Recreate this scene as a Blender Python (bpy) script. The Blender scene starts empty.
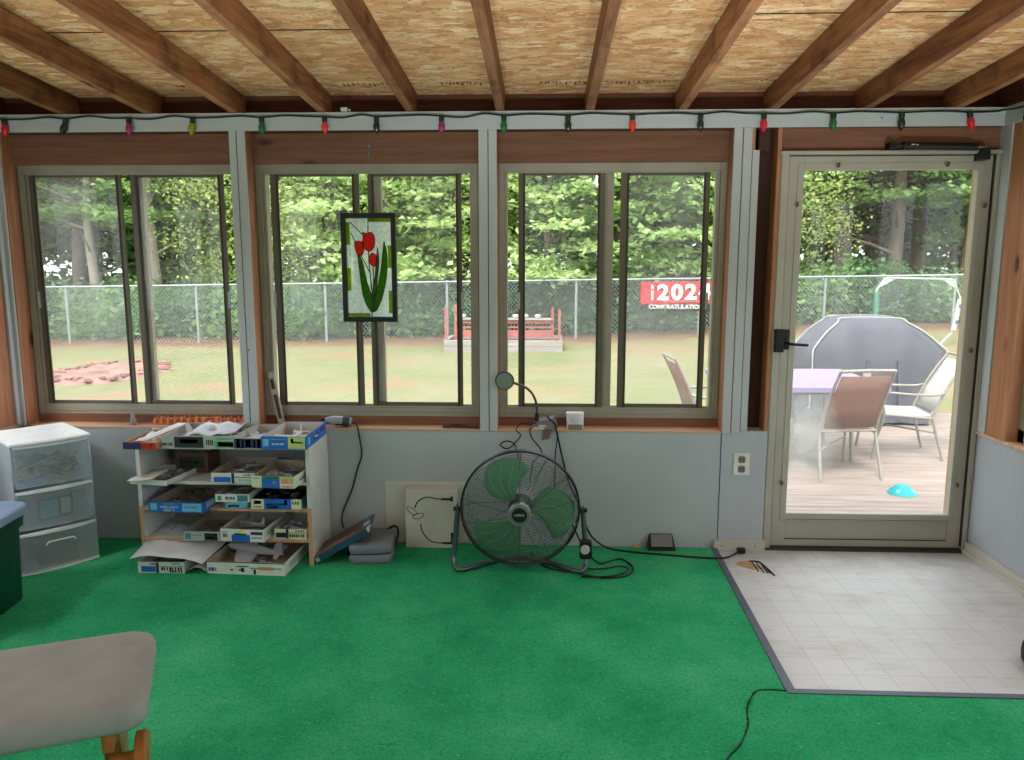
import bpy, bmesh, math, random
import numpy as np
from mathutils import Matrix, Vector, Euler
random.seed(7); RNG = np.random.default_rng(11)
SC = bpy.context.scene
COL = SC.collection
PI = math.pi
R = math.radians

# ------------------------------------------------------------------ colours and materials
def lin(c):
    out = []
    for v in c[:3]:
        v = v / 255.0
        out.append(v / 12.92 if v <= 0.04045 else ((v + 0.055) / 1.055) ** 2.4)
    return (out[0], out[1], out[2], 1.0)
MATS = {}
def newmat(name):
    m = bpy.data.materials.new(name); m.use_nodes = True
    nt = m.node_tree; nt.nodes.clear()
    o = nt.nodes.new('ShaderNodeOutputMaterial')
    MATS[name] = m
    return m, nt, o
def N(nt, t, **kw):
    n = nt.nodes.new(t)
    for k, v in kw.items(): setattr(n, k, v)
    return n
def principled(nt, o, rough=.6, metal=0.0, spec=.4):
    p = N(nt, 'ShaderNodeBsdfPrincipled')
    p.inputs['Roughness'].default_value = rough; p.inputs['Metallic'].default_value = metal
    p.inputs['Specular IOR Level'].default_value = spec
    nt.links.new(p.outputs[0], o.inputs[0])
    return p
def coords(nt, scale=(1, 1, 1), rot=(0, 0, 0)):
    tc = N(nt, 'ShaderNodeTexCoord'); mp = N(nt, 'ShaderNodeMapping')
    mp.inputs['Scale'].default_value = scale; mp.inputs['Rotation'].default_value = rot
    nt.links.new(tc.outputs['Object'], mp.inputs[0])
    return mp.outputs[0]
def noise(nt, vec, scale, detail=4, rough=.6):
    n = N(nt, 'ShaderNodeTexNoise'); n.inputs['Scale'].default_value = scale
    n.inputs['Detail'].default_value = detail; n.inputs['Roughness'].default_value = rough
    nt.links.new(vec, n.inputs['Vector']); return n.outputs['Fac']
def ramp(nt, fac, stops):
    r = N(nt, 'ShaderNodeValToRGB'); e = r.color_ramp.elements
    while len(e) < len(stops): e.new(.5)
    for el, (p, c) in zip(e, stops):
        el.position = p; el.color = c if len(c) == 4 else (*c, 1)
    nt.links.new(fac, r.inputs[0]); return r.outputs[0]
def mixc(nt, fac, a, b, mode='MIX'):
    m = N(nt, 'ShaderNodeMix', data_type='RGBA', blend_type=mode)
    for sock, v in ((m.inputs[0], fac), (m.inputs[6], a), (m.inputs[7], b)):
        if hasattr(v, 'is_output'): nt.links.new(v, sock)
        else: sock.default_value = v
    return m.outputs[2]
def math_(nt, op, a, b=0.0, c=None):
    m = N(nt, 'ShaderNodeMath', operation=op)
    for i, v in enumerate((a, b) if c is None else (a, b, c)):
        if hasattr(v, 'is_output'): nt.links.new(v, m.inputs[i])
        else: m.inputs[i].default_value = v
    return m.outputs[0]
def bump(nt, p, h, strength=.3, dist=.01):
    b = N(nt, 'ShaderNodeBump'); b.inputs['Strength'].default_value = strength; b.inputs['Distance'].default_value = dist
    nt.links.new(h, b.inputs['Height']); nt.links.new(b.outputs[0], p.inputs['Normal'])
def dim(c, k): return (min(1, c[0]*k), min(1, c[1]*k), min(1, c[2]*k), 1)

def plain(name, rgb, rough=.55, metal=0.0, var=.10, vs=9.0, spec=.4, bs=0.0, bscale=80):
    if name in MATS: return MATS[name]
    m, nt, o = newmat(name); p = principled(nt, o, rough, metal, spec)
    c = lin(rgb); v = coords(nt); f = noise(nt, v, vs, 5)
    nt.links.new(ramp(nt, f, [(.3, dim(c, 1-var)), (.7, dim(c, 1+var))]), p.inputs['Base Color'])
    if bs: bump(nt, p, noise(nt, v, bscale, 3), bs, .004)
    return m
def wood(name, a, b, axis=0, rough=.65, sc=1.0, knots=True, vary=0.0):
    m, nt, o = newmat(name); p = principled(nt, o, rough, 0, .25)
    s = [14*sc, 14*sc, 14*sc]; s[axis] = 1.1*sc
    v = coords(nt, tuple(s)); f = noise(nt, v, 2.2, 7, .65)
    base = ramp(nt, f, [(.25, lin(a)), (.75, lin(b))])
    s2 = [70*sc]*3; s2[axis] = 2.5*sc
    g = noise(nt, coords(nt, tuple(s2)), 1.6, 3)
    base = mixc(nt, math_(nt, 'MULTIPLY', ramp_v(nt, g, .5, .75), .35), base, dim(lin(a), .55))
    if knots:
        k = [7*sc]*3; k[axis] = 3*sc
        vo = N(nt, 'ShaderNodeTexVoronoi'); vo.inputs['Scale'].default_value = .8
        nt.links.new(coords(nt, tuple(k)), vo.inputs['Vector'])
        base = mixc(nt, ramp_v(nt, vo.outputs['Distance'], .13, .05), base, dim(lin(a), .35))
    if vary:
        oi = N(nt, 'ShaderNodeObjectInfo')
        base = mixc(nt, math_(nt, 'MULTIPLY', oi.outputs['Random'], vary), base, dim(lin(a), .6))
        st = noise(nt, coords(nt, (3, 3, 3)), 1.7, 4)
        base = mixc(nt, math_(nt, 'MULTIPLY', ramp_v(nt, st, .52, .68), .6), base, dim(lin(a), .5))
    nt.links.new(base, p.inputs['Base Color']); bump(nt, p, g, .15, .003)
    return m
def ramp_v(nt, fac, lo, hi):
    mr = N(nt, 'ShaderNodeMapRange'); mr.inputs['From Min'].default_value = lo; mr.inputs['From Max'].default_value = hi
    if hasattr(fac, 'is_output'): nt.links.new(fac, mr.inputs['Value'])
    return mr.outputs[0]

def make_osb():
    m, nt, o = newmat('osb_sheathing'); p = principled(nt, o, .7, 0, .2)
    vo = N(nt, 'ShaderNodeTexVoronoi'); vo.inputs['Scale'].default_value = 1.0; vo.inputs['Randomness'].default_value = 1
    wob = N(nt, 'ShaderNodeTexNoise'); wob.inputs['Scale'].default_value = 9.0
    tc = N(nt, 'ShaderNodeTexCoord'); nt.links.new(tc.outputs['Object'], wob.inputs['Vector'])
    mx = N(nt, 'ShaderNodeMix', data_type='VECTOR'); mx.inputs[0].default_value = .05
    nt.links.new(tc.outputs['Object'], mx.inputs[4]); nt.links.new(wob.outputs['Color'], mx.inputs[5])
    mp = N(nt, 'ShaderNodeMapping'); mp.inputs['Scale'].default_value = (15, 38, 38); nt.links.new(mx.outputs[1], mp.inputs[0])
    nt.links.new(mp.outputs[0], vo.inputs['Vector'])
    sep = N(nt, 'ShaderNodeSeparateColor'); nt.links.new(vo.outputs['Color'], sep.inputs[0])
    base = ramp(nt, sep.outputs[0], [(0, lin((198, 142, 96))), (.35, lin((218, 166, 118))), (.75, lin((229, 184, 136))), (1, lin((242, 211, 168)))])
    # dark strand edges along the chips
    f2 = noise(nt, coords(nt, (8, 26, 26), (0, 0, .25)), 1.0, 5, .7)
    mk = noise(nt, coords(nt, (16, 22, 22)), 1.0, 2)
    def edge(f, c, w): return ramp_v(nt, math_(nt, 'ABSOLUTE', math_(nt, 'SUBTRACT', f, c)), w, w*.25)
    base = mixc(nt, math_(nt, 'MULTIPLY', math_(nt, 'MULTIPLY', edge(f2, .5, .020), ramp_v(nt, mk, .46, .56)), .85), base, lin((96, 60, 38)))
    f3 = noise(nt, coords(nt, (12, 30, 30), (0, 0, -.45)), 1.0, 4, .7)
    base = mixc(nt, math_(nt, 'MULTIPLY', math_(nt, 'MULTIPLY', edge(f3, .55, .016), ramp_v(nt, mk, .52, .42)), .8), base, lin((84, 50, 34)))
    base = mixc(nt, math_(nt, 'MULTIPLY', ramp_v(nt, f3, .66, .72), .8), base, lin((110, 70, 44)))
    f4 = noise(nt, coords(nt), 1.3, 3)
    base = mixc(nt, math_(nt, 'MULTIPLY', ramp_v(nt, f4, .45, .75), .35), base, lin((170, 128, 78)))
    nt.links.new(base, p.inputs['Base Color']); bump(nt, p, f2, .2, .003)
    return m
def make_carpet():
    m, nt, o = newmat('green_turf_carpet'); p = principled(nt, o, .95, 0, .08)
    v = coords(nt)
    a = noise(nt, v, 2.2, 5, .65); b = noise(nt, v, 170, 2)
    base = ramp(nt, a, [(.28, lin((34, 146, 94))), (.5, lin((52, 170, 114))), (.75, lin((82, 190, 136)))])
    base = mixc(nt, math_(nt, 'MULTIPLY', ramp_v(nt, b, .45, .75), .55), base, lin((6, 78, 44)))
    c = noise(nt, coords(nt, (3, 30, 1), (0, 0, .1)), 1.2, 4)
    base = mixc(nt, math_(nt, 'MULTIPLY', ramp_v(nt, c, .66, .74), .45), base, lin((10, 92, 52)))
    sp = noise(nt, v, 90, 0)
    base = mixc(nt, math_(nt, 'MULTIPLY', ramp_v(nt, sp, .78, .82), .5), base, lin((150, 200, 160)))
    nt.links.new(base, p.inputs['Base Color']); bump(nt, p, b, .8, .006)
    return m
def make_lino():
    m, nt, o = newmat('vinyl_tile_floor'); p = principled(nt, o, .38, 0, .4)
    br = N(nt, 'ShaderNodeTexBrick'); br.offset = 0
    br.inputs['Scale'].default_value = 1; br.inputs['Brick Width'].default_value = .115; br.inputs['Row Height'].default_value = .115
    br.inputs['Mortar Size'].default_value = .0022; br.inputs['Mortar Smooth'].default_value = .4
    br.inputs['Color1'].default_value = lin((206, 209, 213)); br.inputs['Color2'].default_value = lin((211, 214, 218)); br.inputs['Mortar'].default_value = lin((190, 191, 192))
    nt.links.new(coords(nt), br.inputs['Vector'])
    d = noise(nt, coords(nt, (1, 2.2, 1)), 3.0, 7, .7)
    base = mixc(nt, math_(nt, 'MULTIPLY', ramp_v(nt, d, .50, .78), .6), br.outputs[0], lin((160, 152, 138)))
    d2 = noise(nt, coords(nt, (6, 30, 1), (0, 0, .3)), 1.0, 5)
    base = mixc(nt, math_(nt, 'MULTIPLY', ramp_v(nt, d2, .60, .72), .4), base, lin((140, 134, 126)))
    sx = N(nt, 'ShaderNodeSeparateXYZ'); nt.links.new(coords(nt), sx.inputs[0])
    ed = math_(nt, 'ADD', sx.outputs[1], math_(nt, 'MULTIPLY_ADD', noise(nt, coords(nt), 6, 5, .7), .5, -.25))
    base = mixc(nt, math_(nt, 'MULTIPLY', ramp_v(nt, ed, -.22, .06), .6), base, lin((120, 114, 106)))
    nt.links.new(base, p.inputs['Base Color'])
    return m
def make_wallpaint(name, rgb, streak=(1, 1, .12)):
    m, nt, o = newmat(name); p = principled(nt, o, .6, 0, .3)
    c = lin(rgb); v = coords(nt)
    a = noise(nt, v, 2.5, 5)
    base = ramp(nt, a, [(.3, dim(c, .93)), (.7, dim(c, 1.04))])
    b = noise(nt, coords(nt, (26*streak[0], 26*streak[1], 26*streak[2])), 1.6, 5, .7)
    base = mixc(nt, math_(nt, 'MULTIPLY', ramp_v(nt, b, .64, .74), .35), base, dim(c, .55))
    s = noise(nt, v, 22, 2)
    base = mixc(nt, math_(nt, 'MULTIPLY', ramp_v(nt, s, .745, .77), .7), base, lin((86, 82, 78)))
    nt.links.new(base, p.inputs['Base Color']); bump(nt, p, b, .06, .002)
    return m
def make_lawn():
    m, nt, o = newmat('lawn_and_leaf_litter'); p = principled(nt, o, .95, 0, .1)
    v = coords(nt); a = noise(nt, v, .55, 6, .7); b = noise(nt, v, 7, 4, .75); c = noise(nt, coords(nt, (1, 1.6, 1)), .32, 5, .65)
    base = ramp(nt, a, [(.3, lin((104, 112, 78))), (.5, lin((122, 122, 94))), (.7, lin((134, 128, 106)))])
    base = mixc(nt, math_(nt, 'MULTIPLY', ramp_v(nt, b, .45, .7), .55), base, lin((92, 106, 62)))
    base = mixc(nt, math_(nt, 'MULTIPLY', ramp_v(nt, noise(nt, v, 26, 3), .5, .75), .45), base, lin((156, 150, 120)))
    base = mixc(nt, math_(nt, 'MULTIPLY', ramp_v(nt, c, .52, .66), .75), base, lin((142, 112, 94)))
    sx = N(nt, 'ShaderNodeSeparateXYZ'); nt.links.new(v, sx.inputs[0])
    wob = math_(nt, 'MULTIPLY_ADD', noise(nt, v, .9, 5, .7), 2.2, -1.1)
    yy = math_(nt, 'ADD', sx.outputs[1], wob)
    lit = ramp(nt, b, [(.3, lin((98, 72, 58))), (.6, lin((128, 102, 84))), (.8, lin((144, 122, 102)))])
    base = mixc(nt, ramp_v(nt, yy, 11.6, 12.6), base, lit)
    wl = ramp(nt, b, [(.3, lin((52, 48, 34))), (.7, lin((96, 84, 58)))])
    base = mixc(nt, ramp_v(nt, yy, 13.4, 14.6), base, wl)
    nt.links.new(base, p.inputs['Base Color']); bump(nt, p, b, .5, .05)
    return m
def make_leaf(name, a, b, transl=.5):
    m, nt, o = newmat(name)
    oi = N(nt, 'ShaderNodeObjectInfo'); v = coords(nt)
    f = noise(nt, v, 2.0, 3); f2 = noise(nt, v, 14, 1)
    mixf = math_(nt, 'ADD', math_(nt, 'MULTIPLY', f, .55), math_(nt, 'MULTIPLY', f2, .45))
    mixf = math_(nt, 'ADD', mixf, math_(nt, 'MULTIPLY_ADD', oi.outputs['Random'], .2, -.1))
    col = ramp(nt, mixf, [(.34, lin(a)), (.66, lin(b))])
    d = N(nt, 'ShaderNodeBsdfPrincipled'); d.inputs['Roughness'].default_value = .55; d.inputs['Specular IOR Level'].default_value = .25
    t = N(nt, 'ShaderNodeBsdfTranslucent'); mx = N(nt, 'ShaderNodeMixShader'); mx.inputs[0].default_value = transl
    nt.links.new(col, d.inputs['Base Color']); nt.links.new(col, t.inputs['Color'])
    nt.links.new(d.outputs[0], mx.inputs[1]); nt.links.new(t.outputs[0], mx.inputs[2]); nt.links.new(mx.outputs[0], o.inputs[0])
    return m
def make_glass(name, tint=(1, 1, 1), refl=.016, haze=0.0, spots=()):
    """window pane: lets light straight through, mirrors a little, with dried-on haze and a pale veil painted in for hazy air outdoors"""
    m, nt, o = newmat(name)
    tr = N(nt, 'ShaderNodeBsdfTransparent'); tr.inputs[0].default_value = (*tint, 1)
    gl = N(nt, 'ShaderNodeBsdfGlossy'); gl.inputs['Roughness'].default_value = .02
    lw = N(nt, 'ShaderNodeLayerWeight'); lw.inputs[0].default_value = .5
    fac = math_(nt, 'MULTIPLY_ADD', math_(nt, 'POWER', lw.outputs['Facing'], 4.0), .5, refl)
    mx = N(nt, 'ShaderNodeMixShader'); nt.links.new(fac, mx.inputs[0]); nt.links.new(tr.outputs[0], mx.inputs[1]); nt.links.new(gl.outputs[0], mx.inputs[2])
    out = mx.outputs[0]
    if haze or spots:
        di = N(nt, 'ShaderNodeBsdfDiffuse'); di.inputs[0].default_value = (.8, .82, .83, 1)
        tl = N(nt, 'ShaderNodeBsdfTranslucent'); tl.inputs[0].default_value = (.8, .82, .83, 1)
        hz = N(nt, 'ShaderNodeMixShader'); hz.inputs[0].default_value = .6
        nt.links.new(di.outputs[0], hz.inputs[1]); nt.links.new(tl.outputs[0], hz.inputs[2])
        v = coords(nt); f = math_(nt, 'MULTIPLY', ramp_v(nt, noise(nt, v, 2.0, 4), .3, .75), haze)
        for (cx, cz, rx, rz, s) in spots:
            sx = N(nt, 'ShaderNodeSeparateXYZ'); nt.links.new(v, sx.inputs[0])
            dx = math_(nt, 'DIVIDE', math_(nt, 'SUBTRACT', sx.outputs[0], cx), rx); dz = math_(nt, 'DIVIDE', math_(nt, 'SUBTRACT', sx.outputs[2], cz), rz)
            rr = math_(nt, 'SQRT', math_(nt, 'ADD', math_(nt, 'MULTIPLY', dx, dx), math_(nt, 'MULTIPLY', dz, dz)))
            rr = math_(nt, 'ADD', rr, math_(nt, 'MULTIPLY_ADD', noise(nt, v, 7, 5, .7), .9, -.45))
            f = math_(nt, 'ADD', f, math_(nt, 'MULTIPLY', ramp_v(nt, rr, 1.0, .25), s))
        m2 = N(nt, 'ShaderNodeMixShader'); nt.links.new(f, m2.inputs[0]); nt.links.new(out, m2.inputs[1]); nt.links.new(hz.outputs[0], m2.inputs[2]); out = m2.outputs[0]
    nt.links.new(out, o.inputs[0])
    return m
def make_translucent(name, rgb, through=.5, rough=.35):
    """milky plastic: part clear, part diffusing"""
    m, nt, o = newmat(name); p = N(nt, 'ShaderNodeBsdfPrincipled'); p.inputs['Roughness'].default_value = rough
    v = coords(nt); c = lin(rgb)
    nt.links.new(ramp(nt, noise(nt, v, 6, 3), [(.3, dim(c, .95)), (.7, dim(c, 1.04))]), p.inputs['Base Color'])
    t = N(nt, 'ShaderNodeBsdfTransparent'); t.inputs[0].default_value = (.93, .95, .96, 1)
    tl = N(nt, 'ShaderNodeBsdfTranslucent'); tl.inputs[0].default_value = dim(c, .95)
    m0 = N(nt, 'ShaderNodeMixShader'); m0.inputs[0].default_value = .45; nt.links.new(p.outputs[0], m0.inputs[1]); nt.links.new(tl.outputs[0], m0.inputs[2])
    mx = N(nt, 'ShaderNodeMixShader'); mx.inputs[0].default_value = through
    nt.links.new(m0.outputs[0], mx.inputs[1]); nt.links.new(t.outputs[0], mx.inputs[2]); nt.links.new(mx.outputs[0], o.inputs[0])
    return m
def make_stained(name, rgb, scatter=.35):
    m, nt, o = newmat(name)
    t = N(nt, 'ShaderNodeBsdfTransparent'); t.inputs[0].default_value = lin(rgb)
    d = N(nt, 'ShaderNodeBsdfTranslucent'); d.inputs[0].default_value = lin(rgb)
    d2 = N(nt, 'ShaderNodeBsdfDiffuse'); d2.inputs[0].default_value = lin(rgb)
    v = coords(nt); f = noise(nt, v, 60, 3)
    a = N(nt, 'ShaderNodeMixShader'); a.inputs[0].default_value = .12; nt.links.new(d.outputs[0], a.inputs[1]); nt.links.new(d2.outputs[0], a.inputs[2])
    mx = N(nt, 'ShaderNodeMixShader'); nt.links.new(math_(nt, 'MULTIPLY_ADD', f, .5, scatter - .25), mx.inputs[0])
    nt.links.new(t.outputs[0], mx.inputs[1]); nt.links.new(a.outputs[0], mx.inputs[2]); nt.links.new(mx.outputs[0], o.inputs[0])
    return m

M_osb = make_osb(); M_carpet = make_carpet(); M_lino = make_lino(); M_lawn = make_lawn()
M_wall = make_wallpaint('bluish_white_wall_paint', (173, 180, 187))
M_white = make_wallpaint('white_trim_paint', (180, 187, 190))
M_rafter = wood('rafter_lumber', (98, 56, 39), (204, 146, 102), 1, vary=.55)
M_block = wood('blocking_lumber', (70, 38, 28), (110, 66, 46), 0)
M_brownX = wood('brown_board_x', (106, 71, 55), (142, 100, 79), 0)
M_brownZ = wood('brown_board_z', (148, 100, 72), (194, 138, 104), 2)
M_dark = plain('shaded_recess_wood', (70, 46, 38), .8)  # brown darkened to hold the shade deep in the gap
M_sill = wood('sill_board', (190, 150, 124), (216, 180, 154), 0)
M_alu = plain('aged_aluminium', (158, 154, 140), .42, .25, .12, 5)
M_sash = plain('bronze_sash', (98, 94, 82), .45, .25, .12, 5)
M_aludk = plain('dark_window_channel', (62, 58, 50), .6, .1)
M_doorp = plain('cream_door_frame', (172, 170, 158), .5, .15, .08, 4)
M_black = plain('black_plastic', (22, 22, 24), .45)
M_steel = plain('grey_steel', (150, 152, 154), .35, .8)
M_glass = make_glass('window_glass', haze=.09); M_glassh = make_glass('hazy_window_glass', haze=.16)  # dirty-glass haze that also paints the outdoor air's veil onto the panes
M_glassd = make_glass('door_glass', haze=.06, spots=[(-.29, .56, .16, .26, .36)])

# ------------------------------------------------------------------ mesh builder
ROOTS = {}
class MB:
    def __init__(self): self.v = []; self.f = []; self.m = []
    def add(self, vs, fs, mi=0, M=None):
        k = len(self.v)
        for p in vs: self.v.append(tuple(M @ Vector(p)) if M is not None else tuple(p))
        for f in fs: self.f.append([i + k for i in f]); self.m.append(mi)
        return self
    def box(self, x0, x1, y0, y1, z0, z1, mi=0, M=None):
        vs = [(x0, y0, z0), (x1, y0, z0), (x1, y1, z0), (x0, y1, z0), (x0, y0, z1), (x1, y0, z1), (x1, y1, z1), (x0, y1, z1)]
        return self.add(vs, [(0, 3, 2, 1), (4, 5, 6, 7), (0, 1, 5, 4), (1, 2, 6, 5), (2, 3, 7, 6), (3, 0, 4, 7)], mi, M)
    def hexa(self, b, t, mi=0, M=None):
        return self.add(list(b) + list(t), [(0, 3, 2, 1), (4, 5, 6, 7), (0, 1, 5, 4), (1, 2, 6, 5), (2, 3, 7, 6), (3, 0, 4, 7)], mi, M)
    def prism(self, poly, d0, d1, axis='z', mi=0, M=None):
        n = len(poly)
        def P(a, b, d): return (a, b, d) if axis == 'z' else ((a, d, b) if axis == 'y' else (d, a, b))
        vs = [P(a, b, d0) for a, b in poly] + [P(a, b, d1) for a, b in poly]
        fs = [tuple(range(n))[::-1], tuple(range(n, 2*n))] + [(i, (i+1) % n, n+(i+1) % n, n+i) for i in range(n)]
        return self.add(vs, fs, mi, M)
    def tube(self, pts, r, n=8, mi=0, closed=False, M=None, cap=True):
        pts = [Vector(p) for p in pts]; L = len(pts); rs = r if isinstance(r, (list, tuple)) else [r]*L
        vs = []; up = Vector((0, 0, 1)); prev = None
        for i, p in enumerate(pts):
            a = pts[(i-1) % L] if (closed or i > 0) else p; b = pts[(i+1) % L] if (closed or i < L-1) else p
            t = (b - a)
            t = t.normalized() if t.length > 1e-9 else Vector((0, 0, 1))
            if prev is None:
                s = t.cross(up)
                if s.length < 1e-3: s = t.cross(Vector((1, 0, 0)))
            else: s = prev - t * prev.dot(t)
            s.normalize(); prev = s; q = t.cross(s)
            for k in range(n):
                a_ = 2*PI*k/n; vs.append(p + (s*math.cos(a_) + q*math.sin(a_)) * rs[i])
        fs = []
        for i in range(L if closed else L-1):
            j = (i+1) % L
            for k in range(n): fs.append((i*n+k, i*n+(k+1) % n, j*n+(k+1) % n, j*n+k))
        if cap and not closed: fs += [tuple(range(n))[::-1], tuple((L-1)*n+k for k in range(n))]
        return self.add(vs, fs, mi, M)
    def lathe(self, prof, n=24, mi=0, M=None, sx=1.0, sy=1.0):
        """profile of (radius, z) turned about z"""
        vs = []
        for r, z in prof:
            for k in range(n): vs.append((r*math.cos(2*PI*k/n)*sx, r*math.sin(2*PI*k/n)*sy, z))
        L = len(prof); fs = []
        for i in range(L-1):
            for k in range(n): fs.append((i*n+k, i*n+(k+1) % n, (i+1)*n+(k+1) % n, (i+1)*n+k))
        fs += [tuple(range(n))[::-1], tuple((L-1)*n+k for k in range(n))]
        return self.add(vs, fs, mi, M)
    def loft(self, rings, mi=0, M=None, cap=True):
        n = len(rings[0]); vs = [p for r in rings for p in r]; fs = []
        for i in range(len(rings)-1):
            for k in range(n): fs.append((i*n+k, i*n+(k+1) % n, (i+1)*n+(k+1) % n, (i+1)*n+k))
        if cap: fs += [tuple(range(n))[::-1], tuple((len(rings)-1)*n+k for k in range(n))]
        return self.add(vs, fs, mi, M)
    def text(self, s, size, M, mi=0, ext=.0004, align='CENTER', bold=0.0):
        cu = bpy.data.curves.new('t', 'FONT'); cu.body = s; cu.size = size; cu.extrude = ext; cu.align_x = align; cu.align_y = 'CENTER'; cu.resolution_u = 3; cu.offset = bold
        ob = bpy.data.objects.new('t', cu); COL.objects.link(ob)
        me = bpy.data.meshes.new_from_object(ob)
        self.add([v.co.copy() for v in me.vertices], [tuple(p.vertices) for p in me.polygons], mi, M)
        bpy.data.objects.remove(ob); bpy.data.curves.remove(cu); bpy.data.meshes.remove(me)
        return self
    def build(self, name, mats, parent=None, smooth=None, bevel=0, local=False, seg=2):
        if not isinstance(mats, (list, tuple)): mats = [mats]
        vs = self.v
        if parent is not None and not local:
            r = parent
            while r.parent is not None: r = r.parent
            inv = ROOTS.get(r.name)
            if inv is not None: vs = [tuple(inv @ Vector(p)) for p in vs]
        me = bpy.data.meshes.new(name); me.from_pydata(vs, [], self.f); me.validate()
        for m in mats: me.materials.append(m)
        if len(mats) > 1 and len(me.polygons) == len(self.m): me.polygons.foreach_set('material_index', self.m)
        bm = bmesh.new(); bm.from_mesh(me); bmesh.ops.recalc_face_normals(bm, faces=bm.faces); bm.to_mesh(me); bm.free()
        if smooth is not None:
            me.shade_smooth(); me.set_sharp_from_angle(angle=R(smooth))
        o = bpy.data.objects.new(name, me); COL.objects.link(o)
        if parent is not None: o.parent = parent
        if bevel:
            b = o.modifiers.new('bevel', 'BEVEL'); b.width = bevel; b.segments = seg; b.limit_method = 'ANGLE'; b.angle_limit = R(40)
        return o

def tag(o, label, cat, group=None, kind=None):
    o['label'] = label; o['category'] = cat
    if group: o['group'] = group
    if kind: o['kind'] = kind
    return o
def thing(name, label, cat, loc=(0, 0, 0), rz=0.0, group=None, kind=None):
    o = bpy.data.objects.new(name, None); COL.objects.link(o); o.empty_display_size = .05
    o.location = loc; o.rotation_euler = (0, 0, rz)
    ROOTS[o.name] = (Matrix.Translation(loc) @ Matrix.Rotation(rz, 4, 'Z')).inverted()
    return tag(o, label, cat, group, kind)
def copy_thing(root, loc, rz, label, group=None):
    c = root.copy(); COL.objects.link(c); c.location = loc; c.rotation_euler = (0, 0, rz); c['label'] = label
    if group: c['group'] = group
    for ch in list(root.children):
        d = ch.copy(); COL.objects.link(d); d.parent = c
        for g in list(ch.children):
            e = g.copy(); COL.objects.link(e); e.parent = d
    return c
def plabel(o, s): o['label'] = s; return o
def S(o, label, cat): return tag(o, label, cat, kind='structure')
def spline(pts, n=8):
    """Catmull-Rom through the points"""
    P = [Vector(p) for p in pts]; out = []
    for i in range(len(P)-1):
        p0 = P[max(i-1, 0)]; p1 = P[i]; p2 = P[i+1]; p3 = P[min(i+2, len(P)-1)]
        for k in range(n):
            t = k/n
            out.append(.5*((2*p1) + (p2-p0)*t + (2*p0-5*p1+4*p2-p3)*t*t + (3*p1-p0-3*p2+p3)*t**3))
    out.append(P[-1]); return out
def rrect(cx, cy, hx, hy, r, n=5):
    out = []
    for (sx, sy, a0) in ((1, 1, 0), (-1, 1, 90), (-1, -1, 180), (1, -1, 270)):
        for k in range(n+1):
            a = R(a0 + 90*k/n); out.append((cx + sx*(hx-r) + r*math.cos(a), cy + sy*(hy-r) + r*math.sin(a)))
    return out
T = Matrix.Translation
def Rot(a, ax): return Matrix.Rotation(a, 4, ax)

# ------------------------------------------------------------------ the room (X right, Y out through the window wall, Z up; metres)
XL, XR = -2.52, 2.0
SILL = .572
SLOPE = .067
def raf_z(y): return 2.012 - SLOPE*y
YB = -5.0
# floor, vinyl, carpet
S(MB().box(XL-.1, XR+.1, YB, .12, -.06, 0.0).build('floor', M_lino), 'pale grey vinyl tile floor showing by the storm door, dirty near the threshold', 'floor')
cp = MB().prism([(XL, YB), (XR, YB), (XR, -1.262), (.785, -1.262), (.80, -.02), (XL, -.0)], .0005, .009, 'z').build('carpet', M_carpet)
tag(cp, 'green artificial turf carpet covering most of the floor', 'carpet')
sm = MB().tube(spline([(.79, -1.275, .010), (.72, -1.268, .010), (.675, -1.283, .010), (.634, -1.358, .010), (.618, -1.41, .010), (.607, -1.464, .010), (.56, -1.561, .010), (.508, -1.63, .010), (.47, -1.75, .01)], 6), [random.uniform(.0018, .0048) for i in range(49)], 5)
plabel(sm.build('seam_tear', plain('torn_carpet_edge', (8, 62, 38), .95), cp), 'dark ragged tear line running from the corner of the edge strip')
es = MB().prism([(.775, -1.288), (.775+.03, -1.262), (.828, -.02), (.80, -.02)], .0092, .0125, 'z').prism([(.775, -1.288), (XR, -1.292), (XR, -1.268), (.805, -1.262)], .0092, .0125, 'z')
S(es.build('trim_1', plain('slate_edge_strip', (92, 96, 112), .45, .3), bevel=.001), 'slate grey edging strip where green carpet meets vinyl', 'trim')
# front wall panel and sill
S(MB().box(XL, .832, 0, .10, 0, SILL-.012).build('wall_front', M_wall), 'white painted panel wall under the windows', 'wall')
S(MB().box(.836, 1.045, -.004, .10, 0, SILL).build('wall_front_panel', M_wall), 'narrow white painted panel with the outlet beside the door', 'wall')
S(MB().box(XL+.03, .836, -.004, .14, SILL-.012, SILL).build('trim_2', M_sill, bevel=.002), 'bare wood window sill ledge along the front wall', 'sill')
S(MB().box(XL, .84, .085, .15, SILL, .612).build('trim_3', M_brownX), 'brown wood strip under the window frames', 'trim')
S(MB().box(-.755, -.36, -.007, .0, .012, .315).build('wall_patch', make_wallpaint('pale_patch_paint', (196, 196, 190)), bevel=.001), 'pale patch board on the wall behind the fan', 'wall patch')
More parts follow.
